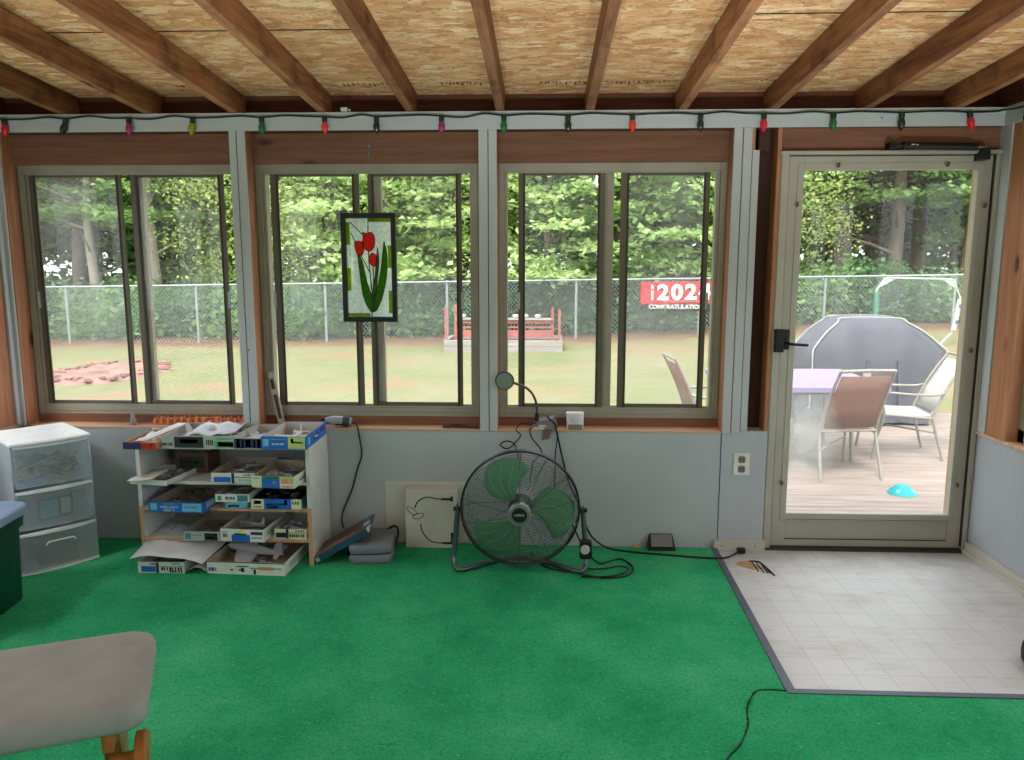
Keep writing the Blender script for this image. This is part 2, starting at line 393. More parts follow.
# top plate, header boards, blocking
S(MB().box(XL, XR, -.016, .0, 1.935, 2.012).box(XL, XR, -.020, -.016, 1.985, 2.012).build('trim_4', M_white, bevel=.002), 'white board running along the top of the window wall', 'trim')
S(MB().box(XL, XR, .0, .10, 1.935, 2.008).build('wall_top_plate', M_block), 'brown plate behind the white top board', 'beam')
for i, (a, b) in enumerate([(-2.50, -1.42), (-1.352, -.293), (-.215, .836)]):
    S(MB().box(a, b, .068, .105, 1.800, 1.94).build('trim_%d' % (5+i), M_brownX, bevel=.002), ['brown header board above the left window', 'brown header board above the window with the tulip panel', 'brown header board above the window with the gooseneck lamp'][i], 'header board')
S(MB().box(1.03, XR, .02, .10, 1.842, 1.94).build('trim_8', M_brownX, bevel=.002), 'reddish brown header board above the storm door', 'header board')
S(MB().box(XL, XR, .095, .13, 1.98, 2.115).build('trim_9', M_block), 'dark blocking boards between the rafter ends', 'blocking')
# studs and white post faces
def stud(name, x0, x1, z0=SILL, z1=1.94, y0=.0, y1=.12, label='', m=M_brownZ):
    return S(MB().box(x0, x1, y0, y1, z0, z1).build(name, m, bevel=.002), label, 'stud')
stud('wall_stud', XL, -2.488, label='brown corner stud left of the left window')
stud('wall_stud', -1.423, -1.350, label='brown stud behind the white post right of the left window')
stud('wall_stud', -.296, -.213, label='brown stud behind the middle white post')
stud('wall_stud', .833, .93, label='brown stud behind the white post right of the lamp window')
stud('wall_stud', 1.028, 1.046, z0=.565, y1=.125, label='narrow brown stud at the latch side of the door')
stud('wall_stud', .93, 1.03, y0=.088, y1=.12, label='shade-toned board deep in the gap beside the door', m=M_dark)
stud('wall_stud', .952, 1.0, z0=1.84, y0=.03, y1=.085, label='short dark block at the top of the gap beside the door', m=M_dark)
S(MB().box(-1.424, -1.392, -.012, 0, SILL-.01, 1.935).box(-1.388, -1.350, -.012, 0, SILL-.01, 1.935).build('trim_10', M_white, bevel=.002), 'white post between the left and the tulip window', 'post')
S(MB().box(-.295, -.254, -.012, 0, SILL-.01, 1.935).box(-.250, -.213, -.012, 0, SILL-.01, 1.935).build('trim_11', M_white, bevel=.002), 'white post between the tulip and the lamp window', 'post')
S(MB().box(.834, .871, -.012, 0, SILL-.01, 1.935).box(.875, .914, -.012, 0, SILL-.01, 1.935).box(.917, .948, -.010, 0, SILL, 1.84).build('trim_12', M_white, bevel=.002), 'white three board post between the lamp window and the door', 'post')
S(MB().box(XL, XL+.028, -.012, 0, SILL, 1.935).box(XL, XL+.012, -.04, -.012, SILL, 1.935).build('trim_13', M_white, bevel=.002), 'white corner strip at the left end of the window wall', 'trim')
S(MB().box(XL-.1, XL, -.045, .12, SILL, 1.94).build('wall_corner', M_brownZ), 'brown corner framing at the left end of the window wall', 'stud')
# ceiling and rafters
mz = 2.112
cm = MB().hexa([(XL-.3, YB, mz-SLOPE*YB), (XR+.3, YB, mz-SLOPE*YB), (XR+.3, .5, mz-SLOPE*.5), (XL-.3, .5, mz-SLOPE*.5)], [(XL-.3, YB, mz+.02-SLOPE*YB), (XR+.3, YB, mz+.02-SLOPE*YB), (XR+.3, .5, mz+.02-SLOPE*.5), (XL-.3, .5, mz+.02-SLOPE*.5)], 0)
def ceil_quad(x0, x1, y0, y1, mi):
    e = .0015
    cm.hexa([(x0, y0, mz-e-SLOPE*y0), (x1, y0, mz-e-SLOPE*y0), (x1, y1, mz-e-SLOPE*y1), (x0, y1, mz-e-SLOPE*y1)], [(x0, y0, mz-SLOPE*y0), (x1, y0, mz-SLOPE*y0), (x1, y1, mz-SLOPE*y1), (x0, y1, mz-SLOPE*y1)], mi)
ceil_quad(XL, -.598, -.735, -.728, 1); ceil_quad(.606, XR, -.83, -.823, 1)
rs = random.Random(3)
for cx0 in (-1.62, -.88, -.45, -.02, .26, .42, .9):                                   # faded stamp marks on the sheathing
    x = cx0
    for k in range(11):
        w = rs.uniform(.003, .012); ya = -.085-rs.uniform(0, .012); ceil_quad(x, x+w, ya, ya+rs.choice((.012, .03, .04)), 2); x += w+rs.uniform(.004, .018)
S(cm.build('ceiling', [M_osb, plain('panel_joint', (40, 26, 20), .9), plain('faded_stamp_ink', (132, 84, 62), .9)]), 'strand board roof sheathing above the rafters', 'ceiling')
for i, x in enumerate([-2.182, -1.788, -1.394, -.994, -.598, -.197, .200, .606, 1.0, 1.404, 1.79]):
    w = .019
    b = [(x-w, YB, raf_z(YB)), (x+w, YB, raf_z(YB)), (x+w, .094, raf_z(.094)), (x-w, .094, raf_z(.094))]
    o = MB().hexa(b, [(p[0], p[1], p[2]+.099) for p in b]).build('ceiling_rafter', M_rafter, bevel=.002)
    where = ['first', 'second', 'third', 'fourth', 'fifth', 'sixth', 'seventh', 'eighth', 'ninth', 'tenth', 'eleventh'][i]
    S(o, 'brown wooden roof rafter, %s from the left wall' % where, 'rafter'); o['group'] = 'roof rafters'

# ------------------------------------------------------------------ windows
def bar(mb, x0, x1, z0, z1, y0, y1, mi=0): mb.box(x0, x1, y0, y1, z0, z1, mi)
def window(num, X0, X1, stiles1, stiles2, mull, label, hz):
    root = thing('window_%d' % num, label, 'window', ((X0+X1)/2, .09, .612), kind='structure')
    Z0, Z1 = .612, 1.806
    f = MB()
    bar(f, X0, X0+.030, Z0, Z1, .088, .150); bar(f, X1-.030, X1, Z0, Z1, .088, .150)
    bar(f, X0+.030, X1-.030, Z1-.042, Z1, .0885, .1495); bar(f, X0+.030, X1-.030, Z0, Z0+.042, .0885, .1495)
    bar(f, X0+.0305, X0+.045, Z0+.0425, Z1-.0425, .100, .149, 0); bar(f, X1-.045, X1-.0305, Z0+.0425, Z1-.0425, .100, .149, 0)
    bar(f, X0+.03, X1-.03, Z0+.042, Z0+.050, .092, .096); bar(f, X0+.03, X1-.03, Z0+.042, Z0+.056, .112, .118)
    bar(f, X0+.031, X1-.031, Z1-.05, Z1-.0421, .092, .096); bar(f, X0+.031, X1-.031, Z0+.018, Z0+.022, .084, .0884)
    bar(f, X0+.006, X0+.010, Z0+.002, Z1-.002, .084, .0879); bar(f, X1-.010, X1-.006, Z0+.002, Z1-.002, .084, .0879)
    f.build('frame', M_alu, root, bevel=.0015)
    m = MB(); bar(m, mull[0], mull[1], Z0+.04, Z1-.04, .122, .150); bar(m, mull[0]+.012, mull[0]+.016, Z0+.04, Z1-.04, .118, .122)
    m.build('mullion', M_alu, root, bevel=.0015)
    for k, (st, yy) in enumerate(((stiles1, .098), (stiles2, .110))):
        (a0, a1), (b0, b1) = st
        s = MB(); zt, zb = Z1-.045, Z0+.046
        bar(s, a0, a1, zb, zt, yy, yy+.011); bar(s, b0, b1, zb, zt, yy, yy+.011)
        bar(s, a1, b0, zt-.016, zt-.0005, yy+.0003, yy+.0107); bar(s, a1, b0, zb+.0005, zb+.020, yy+.0003, yy+.0107)
        bar(s, a1-.008, a1+.002, zb+.001, zt-.001, yy-.002, yy+.004, 1); bar(s, b0-.002, b0+.008, zb+.001, zt-.001, yy-.002, yy+.004, 1)
        so = s.build('sash', [M_sash, M_aludk], root, bevel=.001)
        MB().box(a1-.003, b0+.003, yy+.004, yy+.007, zb+.015, zt-.012).build('pane', M_glassh if k in hz else M_glass, so)
        lz = 1.17
        ax = a0-.004 if k == 0 else b1-.004
        MB().box(ax, ax+.012, yy-.008, yy+.001, lz-.04, lz+.04).build('latch', M_white, so, bevel=.002)
    return root
window(1, -2.484, -1.415, ((-2.44, -2.410), (-2.018, -1.995)), ((-1.957, -1.925), (-1.534, -1.510)), (-1.945, -1.903), 'aluminium sliding window left of the first white post', (0,))
window(2, -1.349, -.300, ((-1.282, -1.246), (-.894, -.864)), ((-.826, -.80), (-.410, -.386)), (-.828, -.764), 'aluminium sliding window with the tulip panel hanging in it', ())
window(3, -.215, .834, ((-.119, -.090), (.250, .282)), ((.354, .390), (.735, .762)), (.280, .324), 'aluminium sliding window behind the gooseneck lamp', (1,))

# side walls with their windows
def side_wall(side):
    X = XL if side == 'left' else XR
    s = -1 if side == 'left' else 1
    def bx(mb, d0, d1, y0, y1, z0, z1, mi=0): mb.box(min(X+s*d0, X+s*d1), max(X+s*d0, X+s*d1), y0, y1, z0, z1, mi)
    w = MB(); bx(w, 0, .1, YB, 0.1, 0, SILL)
    S(w.build('wall_%s' % side, M_wall), 'white painted panel wall under the %s side windows' % side, 'wall')
    w = MB(); bx(w, -.012, .12, YB, -.03 if side == 'left' else 0, SILL, SILL+.012)
    S(w.build('trim_%s_sill' % side, M_sill), 'bare wood sill along the %s wall' % side, 'sill')
    w = MB(); bx(w, -.014, .1, YB, -.0201, 1.935, 2.012)
    S(w.build('trim_%s_top' % side, M_white), 'white board along the top of the %s wall' % side, 'trim')
    w = MB(); bx(w, .0, .12, YB, .12, 2.013, 2.46)
    S(w.build('wall_%s_gable' % side, M_block), 'dark boards above the %s wall' % side, 'wall')
    if side == 'right':
        w = MB(); bx(w, -.006, .1, -.066, .1, SILL+.012, 1.935); S(w.build('trim_right_corner', M_white), 'grey white corner post at the hinge side of the door', 'post')
        y = -.068
    else: y = -.042
    num = 4 if side == 'left' else 7
    for k in range(3):
        w = MB(); bx(w, .0, .12, y-.15, y, SILL+.012, 1.935); o = w.build('wall_stud', M_brownZ, bevel=.002)
        S(o, 'orange brown stud on the %s wall, %s from the front corner' % (side, ['first', 'second', 'third'][k]), 'stud')
        y0, y1 = y-.15-1.2, y-.15
        w = MB(); bx(w, .05, .12, y0, y1, 1.81, 1.935); S(w.build('trim_header', M_brownZ), 'brown header over the %s wall window, %s from the front corner' % (side, ['first', 'second', 'third'][k]), 'header board')
        r = thing('window_%d' % (num+k), 'aluminium sliding window in the %s wall, %s from the front corner' % (side, ['first', 'second', 'third'][k]), 'window', (X, (y0+y1)/2, .6), kind='structure')
        f = MB(); yc = (y0+y1)/2
        bx(f, .05, .10, y0, y0+.045, .584, 1.81); bx(f, .05, .10, y1-.045, y1, .584, 1.81); bx(f, .05, .10, y0, y1, .584, .64); bx(f, .05, .10, y0, y1, 1.765, 1.81); bx(f, .055, .10, yc-.025, yc+.025, .6, 1.8)
        f.build('frame', M_alu, r, bevel=.0015)
        f = MB(); bx(f, .075, .078, y0+.04, yc, .63, 1.77); f.build('pane', M_glass, r)
        f = MB(); bx(f, .075, .078, yc, y1-.04, .63, 1.77); f.build('pane', M_glass, r)
        y = y0
side_wall('left'); side_wall('right')
S(MB().box(XL, XR, YB-.1, YB, 0, 2.46).build('wall_back', M_wall), 'white painted house wall behind the viewer', 'wall')
bs = MB().box(XR-.022, XR, YB, -.02, .0, .055).box(XR-.034, XR-.022, YB, -.02, 0, .022)
S(bs.build('baseboard_right', make_wallpaint('cream_baseboard_paint', (190, 188, 178)), bevel=.003), 'cream baseboard along the right wall by the door', 'baseboard')
bf = MB().box(.815, 1.052, -.03, -.004, .0, .046)
for x in (.85, 1.005): bf.box(x-.003, x+.003, -.0315, -.03, .02, .026, 1)
S(bf.build('baseboard_front', [MATS['cream_baseboard_paint'], M_black], bevel=.003), 'short cream baseboard with two screws under the outlet panel', 'baseboard')

# ------------------------------------------------------------------ storm door
D = thing('door_1', 'cream aluminium storm door with one full glass pane', 'door', (1.53, .04, 0), kind='structure')
f = MB()
f.box(1.047, 1.083, .0, .075, 0, 1.826); f.box(1.978, XR-.001, .0, .075, 0, 1.826); f.box(1.04, XR-.001, -.012, .075, 1.820, 1.835)
f.box(1.050, 1.056, -.004, .0, 0, 1.82); f.box(1.988, 1.992, -.006, .0, 0, 1.82)
f.build('door_frame', M_doorp, D, bevel=.002)
MB().box(1.05, 1.995, -.022, .09, 0.0, .005).box(1.05, 1.995, .01, .09, .005, .008).build('threshold', plain('worn_threshold', (70, 66, 62), .5, .5), D, bevel=.002)
l = MB(); y0, y1 = .022, .058
l.box(1.090, 1.157, y0, y1, .010, 1.815); l.box(1.914, 1.974, y0, y1, .010, 1.815); l.box(1.157, 1.914, y0, y1, 1.756, 1.815); l.box(1.157, 1.914, y0, y1, .010, .042)
l.box(1.157, 1.914, y0, y1, .142, .17); l.box(1.15, 1.92, y0+.008, y1, .040, .145)
l.box(1.128, 1.135, y0-.003, y0, .135, 1.785); l.box(1.936, 1.943, y0-.003, y0, .135, 1.785); l.box(1.128, 1.943, y0-.003, y0, 1.780, 1.786); l.box(1.128, 1.943, y0-.003, y0, .135, .141)
MB().box(1.0835, 1.0885, .034, .05, .01, 1.816).box(1.090, 1.974, .035, .05, 1.8155, 1.8195).box(1.158, 1.913, y0-.0006, y0+.004, .1385, .1415).box(1.158, 1.913, y0-.0006, y0+.004, .0425, .0455).build('gap_shade_strip', M_black, D)  # black strips put in for the shade of the door gaps and grooves
leaf = l.build('door_leaf', M_doorp, D, bevel=.002)
MB().box(1.152, 1.919, .036, .040, .16, 1.765).build('pane', M_glassd, leaf, local=False)
MB().box(1.975, 1.979, .01, .06, .02, 1.815).build('hinge', plain('dark_hinge', (60, 58, 54), .5, .5), leaf)
hd = MB().box(1.052, 1.092, -.032, .0, .945, 1.05).build('strike_box', M_black, D, bevel=.004)
hd = MB().box(1.098, 1.124, -.006, .024, .955, 1.047).build('handle_plate', M_black, leaf, bevel=.005)
MB().tube(spline([(1.113, -.004, .985), (1.116, -.045, .985), (1.135, -.056, .984), (1.19, -.056, .981)], 5), .0065, 8).build('handle', M_black, leaf, smooth=50)
for (x, z) in [(1.301, 1.777), (1.775, 1.779), (1.131, 1.608), (1.95, 1.602), (1.128, .324), (1.938, .323), (1.945, .955)]:
    MB().box(x-.010, x+.010, .008, .022, z-.005, z+.005).box(x-.004, x+.004, .004, .02, z-.012, z+.008, 1).build('retainer_clip', [M_steel, plain('dull_clip', (96, 90, 80), .5, .5)], leaf, bevel=.002)
c = MB(); c.tube([(1.555, -.03, 1.851), (1.87, -.03, 1.845)], .0165, 14); c.tube([(1.515, -.03, 1.853), (1.556, -.03, 1.852)], .008, 10)
c.box(1.50, 1.525, -.038, .02, 1.838, 1.866)
cl = c.build('door_closer', M_black, D, smooth=40)
MB().tube([(1.87, -.03, 1.845), (1.915, -.03, 1.842)], .005, 8).build('closer_rod', M_steel, cl, smooth=40)
MB().box(1.585, 1.60, -.047, -.044, 1.852, 1.857).box(1.605, 1.615, -.047, -.044, 1.851, 1.855).build('closer_marking', plain('pale_marking', (190, 190, 190)), cl)
MB().prism([(1.888, 1.790), (1.925, 1.790), (1.925, 1.826), (1.918, 1.838), (1.896, 1.838), (1.888, 1.826)], -.045, .022, 'y').build('closer_bracket', M_black, D, bevel=.002)
S(MB().box(1.955, 1.985, .10, .15, 0.02, 1.85).build('trim_14', plain('yellow_wood_trim', (176, 144, 94), .6)), 'yellowish exterior wood trim seen through the door glass', 'trim')

# outlet with its plate
t = thing('wall_outlet', 'white duplex outlet plate on the panel beside the door', 'outlet', (.931, -.004, .414))
MB().box(.894, .968, -.009, -.004, .362, .468).build('cover_plate', plain('outlet_white', (214, 214, 208), .4), t, bevel=.002)
for z in (.438, .392):
    o = MB().prism(rrect(.931, z, .017, .0165, .01, 4), -.011, -.009, 'y').build('receptacle', plain('receptacle_grey', (120, 118, 112), .4), t)
    MB().box(.922, .926, -.0116, -.0108, z-.004, z+.007).box(.936, .940, -.0116, -.0108, z-.004, z+.007).box(.929, .933, -.0116, -.0108, z-.012, z-.008).build('slot', M_black, o)
MB().box(.929, .933, -.0105, -.0088, .413, .417).build('screw', M_steel, t)

# floor register / torn spot by the baseboard
tp = MB().prism([(.875, -.20), (.90, -.165), (.945, -.158), (.965, -.20), (.985, -.245), (.94, -.262), (.90, -.235)], .0003, .0012, 'z', 0)
tp.tube(spline([(.945, -.165, .002), (.985, -.175, .003), (1.0, -.24, .003), (1.012, -.325, .002)], 6), .004, 6, 1)
for (a, b) in [((.955, -.17), (.955, -.28)), ((.972, -.18), (.975, -.295)), ((.99, -.2), (.99, -.30)), ((.998, -.24), (1.0, -.30))]: tp.tube([(a[0], a[1], .002), (b[0], b[1], .002)], .0028, 5, 1)
tag(tp.build('torn_vinyl_patch', [plain('exposed_brown_backing', (178, 146, 108), .9), M_black]), 'torn brown patch with black comb-like slits on the vinyl near the short baseboard', 'floor patch')

# ------------------------------------------------------------------ string of lights
t = thing('string_lights', 'string of coloured bulbs on a dark wire along the top white board', 'string lights', (0, -.02, 2.0))
bulbs = [(-2.443, 'r', 0), (-2.154, 'k', .35), (-1.868, 'm', 0), (-1.574, 'y', .15), (-1.263, 'g', 0), (-.978, 'o', 0), (-.746, 'k', 0), (-.456, 'm', 0), (-.180, 'g', 0), (.103, 'k', 0), (.385, 'o', 0), (.681, 'k', 0), (.954, 'r', 0), (1.252, 'g', 0), (1.543, 'k', 0), (1.828, 'r', -.2)]
pts = []
for i, (x, c, a) in enumerate(bulbs):
    pts.append((x, -.030, 1.990))
    if i < len(bulbs)-1:
        dx = bulbs[i+1][0]-x; s = random.uniform(-.008, .010)
        pts.append((x+dx*.35, -.027, 1.992+s)); pts.append((x+dx*.7, -.029, 1.996-s*.5))
pts = [(XL+.02, -.03, 1.998)] + pts + [(1.93, -.028, 1.992), (1.972, -.032, 1.998), (1.975, -.12, 1.990), (1.975, -.30, 1.985)]
MB().tube(spline(pts, 4), .0042, 6).build('cord', plain('dark_green_wire', (22, 40, 30), .5), t, smooth=60)
BC = {'r': ((225, 30, 48), 'red bulb'), 'k': ((34, 44, 34), 'dark green bulb'), 'm': ((150, 44, 104), 'magenta bulb'), 'y': ((150, 150, 40), 'yellow green bulb'), 'g': ((30, 110, 56), 'green bulb'), 'o': ((226, 60, 34), 'orange red bulb')}
def string_bulb(M, c):
    M = M @ Matrix.Scale(1.22, 4)
    s = MB().lathe([(.0085, 0), (.0095, -.004), (.0095, -.018), (.008, -.022)], 12, M=M).build('socket', plain('socket_green', (24, 44, 32), .5), t, smooth=40)
    key = 'bulb_glass_' + c
    m = MATS.get(key)
    if m is None:
        m = plain(key, BC[c][0], .15, 0, .05, 10, .6)
    b = MB().lathe([(.006, -.020), (.010, -.028), (.0125, -.036), (.0118, -.046), (.008, -.056), (.003, -.063), (.0005, -.065)], 14, M=M).build('bulb', m, s, smooth=60)
    plabel(b, BC[c][1])
for x, c, a in bulbs: string_bulb(T((x, -.031, 1.992)) @ Rot(a, 'Y'), c)
string_bulb(T((1.972, -.20, 1.988)), 'k')
MB().box(-.905, -.875, -.034, -.018, 2.013, 2.030).box(-.87, -.862, -.03, -.022, 2.013, 2.024).build('plug', plain('plug_white', (200, 204, 200)), t, bevel=.003)

# ------------------------------------------------------------------ tulip glass panel
px0, px1, pz0, pz1, py = -.934, -.679, 1.075, 1.574, .02
t = thing('stained_glass_panel', 'framed glass panel of three red tulips hanging before the middle window', 'glass panel', ((px0+px1)/2, py, pz0))
f = MB(); w = .023
f.box(px0, px1, py-.012, py+.012, pz0, pz0+w); f.box(px0, px1, py-.012, py+.012, pz1-w, pz1); f.box(px0, px0+w, py-.012, py+.012, pz0+w, pz1-w); f.box(px1-w, px1, py-.012, py+.012, pz0+w, pz1-w)
f.build('frame', plain('dark_green_frame', (14, 26, 18), .4), t, bevel=.003)
G = dict(clear=make_stained('textured_clear_glass', (232, 242, 234), .5), green=make_stained('olive_green_glass', (168, 190, 70), .45), red=make_stained('red_glass', (240, 96, 80), .6), leaf=make_stained('leaf_green_glass', (110, 156, 70), .5), bevelg=make_stained('bevelled_pale_glass', (238, 246, 244), .5))
def W(a, b): return (px0 + (px1-px0)*a, pz0 + (pz1-pz0)*b)
ix0, ix1, iz0, iz1 = px0+w, px1-w, pz0+w, pz1-w; bw = .018
MB().box(ix0+bw, ix1-bw, py-.002, py+.002, iz0+bw, iz1-bw).build('background_glass', G['clear'], t)
n = 4
for k in range(n):
    za, zb = iz0+bw+(iz1-iz0-2*bw)*k/n, iz0+bw+(iz1-iz0-2*bw)*(k+1)/n
    MB().box(ix0, ix0+bw-.001, py-.002, py+.002, za, zb-.001).build('border_glass', G['green'] if k % 2 == 1 else G['bevelg'], t)
    MB().box(ix1-bw+.001, ix1, py-.002, py+.002, za, zb-.001).build('border_glass', G['green'] if k % 2 == 0 else G['bevelg'], t)
mx_ = (ix0+ix1)/2
for a, b, z, g1 in ((ix0, mx_, iz1-bw, 'bevelg'), (mx_, ix1, iz1-bw, 'green'), (ix0, mx_, iz0, 'green'), (mx_, ix1, iz0, 'bevelg')):
    MB().box(a, b-.001, py-.002, py+.002, z+.001, z+bw-.001).build('border_glass', G[g1], t)
lead = plain('lead_came', (36, 40, 36), .5, .4)
def P(u, v): return W(u, v)       # fractions of the panel: u from left, v from bottom
def blob(poly, nm, m, yy=.003):
    pp = [tuple(q)[:2] for q in spline([(a, b, 0) for a, b in [P(*p) for p in poly] + [P(*poly[0])]], 4)][:-1]
    o = MB().prism(pp, py-yy, py+yy, 'y').build(nm, m, t)
    MB().tube([(a, py-yy, b) for a, b in pp], .0018, 5, closed=True).build('lead_line', lead, o)
    return o
blob([(.38, .70), (.40, .79), (.39, .82), (.47, .815), (.55, .825), (.60, .79), (.61, .72), (.56, .665), (.48, .655)], 'tulip', G['red'])
blob([(.26, .66), (.245, .73), (.32, .745), (.40, .73), (.41, .67), (.38, .62), (.31, .61)], 'tulip', G['red'])
blob([(.51, .545), (.50, .60), (.57, .635), (.645, .60), (.635, .53), (.57, .515)], 'tulip', G['red'])
blob([(.29, .63), (.37, .57), (.43, .42), (.49, .30), (.56, .22), (.58, .12), (.53, .09), (.44, .15), (.365, .27), (.325, .45)], 'leaf', G['leaf'])
blob([(.78, .745), (.83, .62), (.82, .45), (.76, .29), (.68, .17), (.60, .10), (.54, .12), (.58, .24), (.65, .34), (.71, .48), (.745, .62)], 'leaf', G['leaf'], .0032)
blob([(.66, .69), (.68, .55), (.645, .42), (.62, .28), (.58, .20), (.55, .28), (.60, .42), (.63, .56)], 'leaf', G['leaf'], .0028)
sl = MB()
for a in ([(.49, .66), (.50, .5), (.53, .35), (.55, .2)], [(.36, .61), (.45, .52), (.51, .45), (.53, .3)], [(.57, .52), (.575, .4), (.56, .3)], [(.18, .82), (.26, .73)], [(.16, .92), (.40, .80)], [(.5, .95), (.49, .82)], [(.53, .09), (.53, .045)]):
    sl.tube([(q[0], py-.003, q[1]) for q in [P(*p) for p in a]], .0022, 5)
sl.build('stem', lead, t)
hk = MB().tube(spline([(-.80, .064, 1.865), (-.80, .045, 1.86), (-.80, .040, 1.845), (-.80, .045, 1.835), (-.80, .052, 1.845)], 5), .003, 6).box(-.806, -.794, .060, .068, 1.855, 1.885)
plabel(hk.build('hook', M_steel, t), 'small steel hook screwed in the header board')
MB().tube([(-.85, .02, 1.574), (-.80, .043, 1.838), (-.755, .02, 1.574)], .0006, 4).build('hanging_line', plain('clear_line', (190, 200, 195), .3), t)

# ------------------------------------------------------------------ small things on the sill
z = SILL
t = thing('gooseneck_lamp', 'gooseneck magnifier lamp clamped on the sill above the fan', 'lamp', (0, .02, z))
MB().hexa([(-.07, -.005, z), (.055, -.02, z), (.075, .07, z), (-.05, .075, z)], [(-.045, .01, z+.03), (.045, -.005, z+.055), (.06, .06, z+.062), (-.03, .065, z+.045)]).build('base', plain('lamp_base_grey', (112, 114, 118), .4), t, bevel=.006)
MB().tube([(-.028, .02, z+.035), (-.028, .02, z+.075)], .010, 10).build('neck_socket', M_black, t, smooth=40)
MB().tube(spline([(-.028, .02, z+.055), (-.030, .02, z+.115), (-.048, .01, z+.165), (-.075, .0, z+.195), (-.105, -.012, z+.212), (-.138, -.02, z+.224)], 6), .0058, 8).build('neck', plain('neck_metal', (86, 84, 78), .35, .6), t, smooth=60)
Mh = T((-.178, -.026, z+.236)) @ Rot(R(96), 'X') @ Rot(R(0), 'Y')
hd = MB().lathe([(.002, -.010), (.030, -.009), (.043, -.002), (.045, .005), (.043, .010), (.040, .010)], 28, M=Mh).build('lamp_head', plain('lamp_head_dark', (40, 42, 40), .4), t, smooth=40)
MB().lathe([(.0385, .0085), (.0385, .011), (.030, .0125), (.001, .013)], 28, M=Mh).build('lens', plain('frosted_lens', (128, 136, 124), .25), hd, smooth=40)
MB().box(-.06, .01, -.012, .02, z+.0005, z+.012).box(-.02, .02, -.01, .015, z+.012, z+.022).build('switch_clutter', plain('white_switch', (190, 190, 188)), t, bevel=.002)
MB().hexa([(-.005, -.012, z-.05), (.03, -.012, z-.042), (.03, -.006, z-.042), (-.005, -.006, z-.05)], [(.0, -.014, z), (.04, -.014, z), (.04, -.004, z), (.0, -.004, z)]).build('clamp_jaw', plain('brown_clamp', (110, 92, 84), .5), t)
cords = plain('black_cord', (20, 20, 22), .5)
def cord(pts, label, r=.004, name='power_cord', n=8):
    return tag(MB().tube(spline(pts, n), r, 6).build(name, cords, smooth=60), label, 'cord')
cord([(-.03, -.0, z+.03), (-.10, -.01, z+.03), (-.125, -.014, z-.0), (-.105, -.014, z-.03), (-.16, -.012, z-.09), (-.20, -.01, z-.075), (-.17, -.01, z-.055), (-.13, -.011, z-.075), (-.115, -.012, z-.14), (-.10, -.012, z-.24)], 'thin black cord looping off the sill left of the lamp base', .003)
cord([(-.045, -.01, z+.012), (-.06, -.016, z+.0), (-.05, -.014, z-.04), (-.005, -.012, z-.105), (-.045, -.012, z-.16), (-.06, -.012, z-.26)], 'thin black cord kinked on the wall right below the lamp', .003)
cord([(.02, .0, z+.062), (.055, -.022, z+.03), (.068, -.022, z-.02), (.095, -.014, z-.14), (.125, -.014, z-.25), (.18, -.03, .20), (.22, -.05, .09), (.27, -.05, .035), (.322, -.07, .016), (.42, -.10, .0135), (.546, -.126, .0135), (.70, -.155, .0135), (.80, -.165, .0135), (.845, -.16, .0165), (.89, -.10, .008), (.918, -.07, .008)], 'long black cord running from the lamp along the floor to the short baseboard', .0045)
plabel(MB().box(.915, .95, -.075, -.05, .002, .024).build('plug', M_black, bpy.data.objects[[o.name for o in COL.objects if o.name.startswith('power_cord')][-1]]), 'black plug end')
cord([(.06, -.012, z+.01), (.068, -.02, z-.03), (.06, -.014, z-.12), (.058, -.013, z-.25), (.05, -.013, .25)], 'grey cord hanging straight down the wall behind the fan grille', .003)
t = thing('dial_timer', 'small white plug-in timer with round dial standing on the sill', 'timer', (.15, .02, z))
MB().hexa([(.114, -.0, z), (.19, -.0, z), (.19, .05, z), (.114, .05, z)], [(.110, .022, z+.078), (.194, .022, z+.078), (.194, .052, z+.078), (.110, .052, z+.078)]).build('body', plain('timer_white', (216, 220, 224), .35), t, bevel=.006)
MB().lathe([(.024, 0), (.024, .010), (.019, .014), (.001, .014)], 24, M=T((.152, .0145, z+.050)) @ Rot(R(74), 'X')).build('dial', plain('timer_dial', (196, 202, 212), .4), t, smooth=40)
MB().box(.120, .186, -.004, .006, z+.001, z+.024).build('label_plate', plain('timer_plate', (120, 118, 112), .4), t, bevel=.001)
t = thing('rotary_tool', 'grey rotary hobby tool lying on the sill above the bookcase end', 'rotary tool', (-.96, .03, z))
Mt = T((-.965, .015, z+.030)) @ Rot(R(6), 'Z') @ Rot(R(96), 'Y')
MB().lathe([(.008, -.072), (.012, -.068), (.016, -.055), (.024, -.035), (.026, 0), (.025, .03), (.022, .05), (.014, .056), (.002, .058)], 20, M=Mt, sx=.92).build('housing', plain('rotary_grey', (142, 150, 162), .35), t, smooth=50)
MB().tube([(-1.037, .007, z+.037), (-1.055, .005, z+.039)], .006, 10).build('collet', M_black, t, smooth=40)
MB().lathe([(.0265, .012), (.0272, .016), (.0272, .038), (.024, .044)], 20, M=Mt, sx=.92).build('grip', plain('rotary_grip', (60, 62, 66), .6), t, smooth=50)
MB().box(-.985, -.94, -.008, .002, z+.012, z+.022).build('switch', M_black, t, bevel=.002)
cord([(-.91, .018, z+.022), (-.89, .0, z+.02), (-.876, -.012, z-.0), (-.866, -.010, .50), (-.862, -.010, .44), (-.885, -.010, .37), (-.914, -.010, .27), (-.957, -.010, .17), (-.967, -.012, .12), (-.955, -.03, .085)], 'black cord hanging down the wall from the grey rotary tool', .0042)
t = thing('spirit_level', 'aluminium level leaning in the lower left corner of the tulip window', 'spirit level', (-1.26, .05, z))
dirv = (Vector((-1.322, .078, .845)) - Vector((-1.258, .045, z)))
Lr = Matrix((( .93, -.05, dirv.normalized().x, 0), (0, 1, dirv.normalized().y, 0), (.22, 0, dirv.normalized().z, 0), (0, 0, 0, 1)))
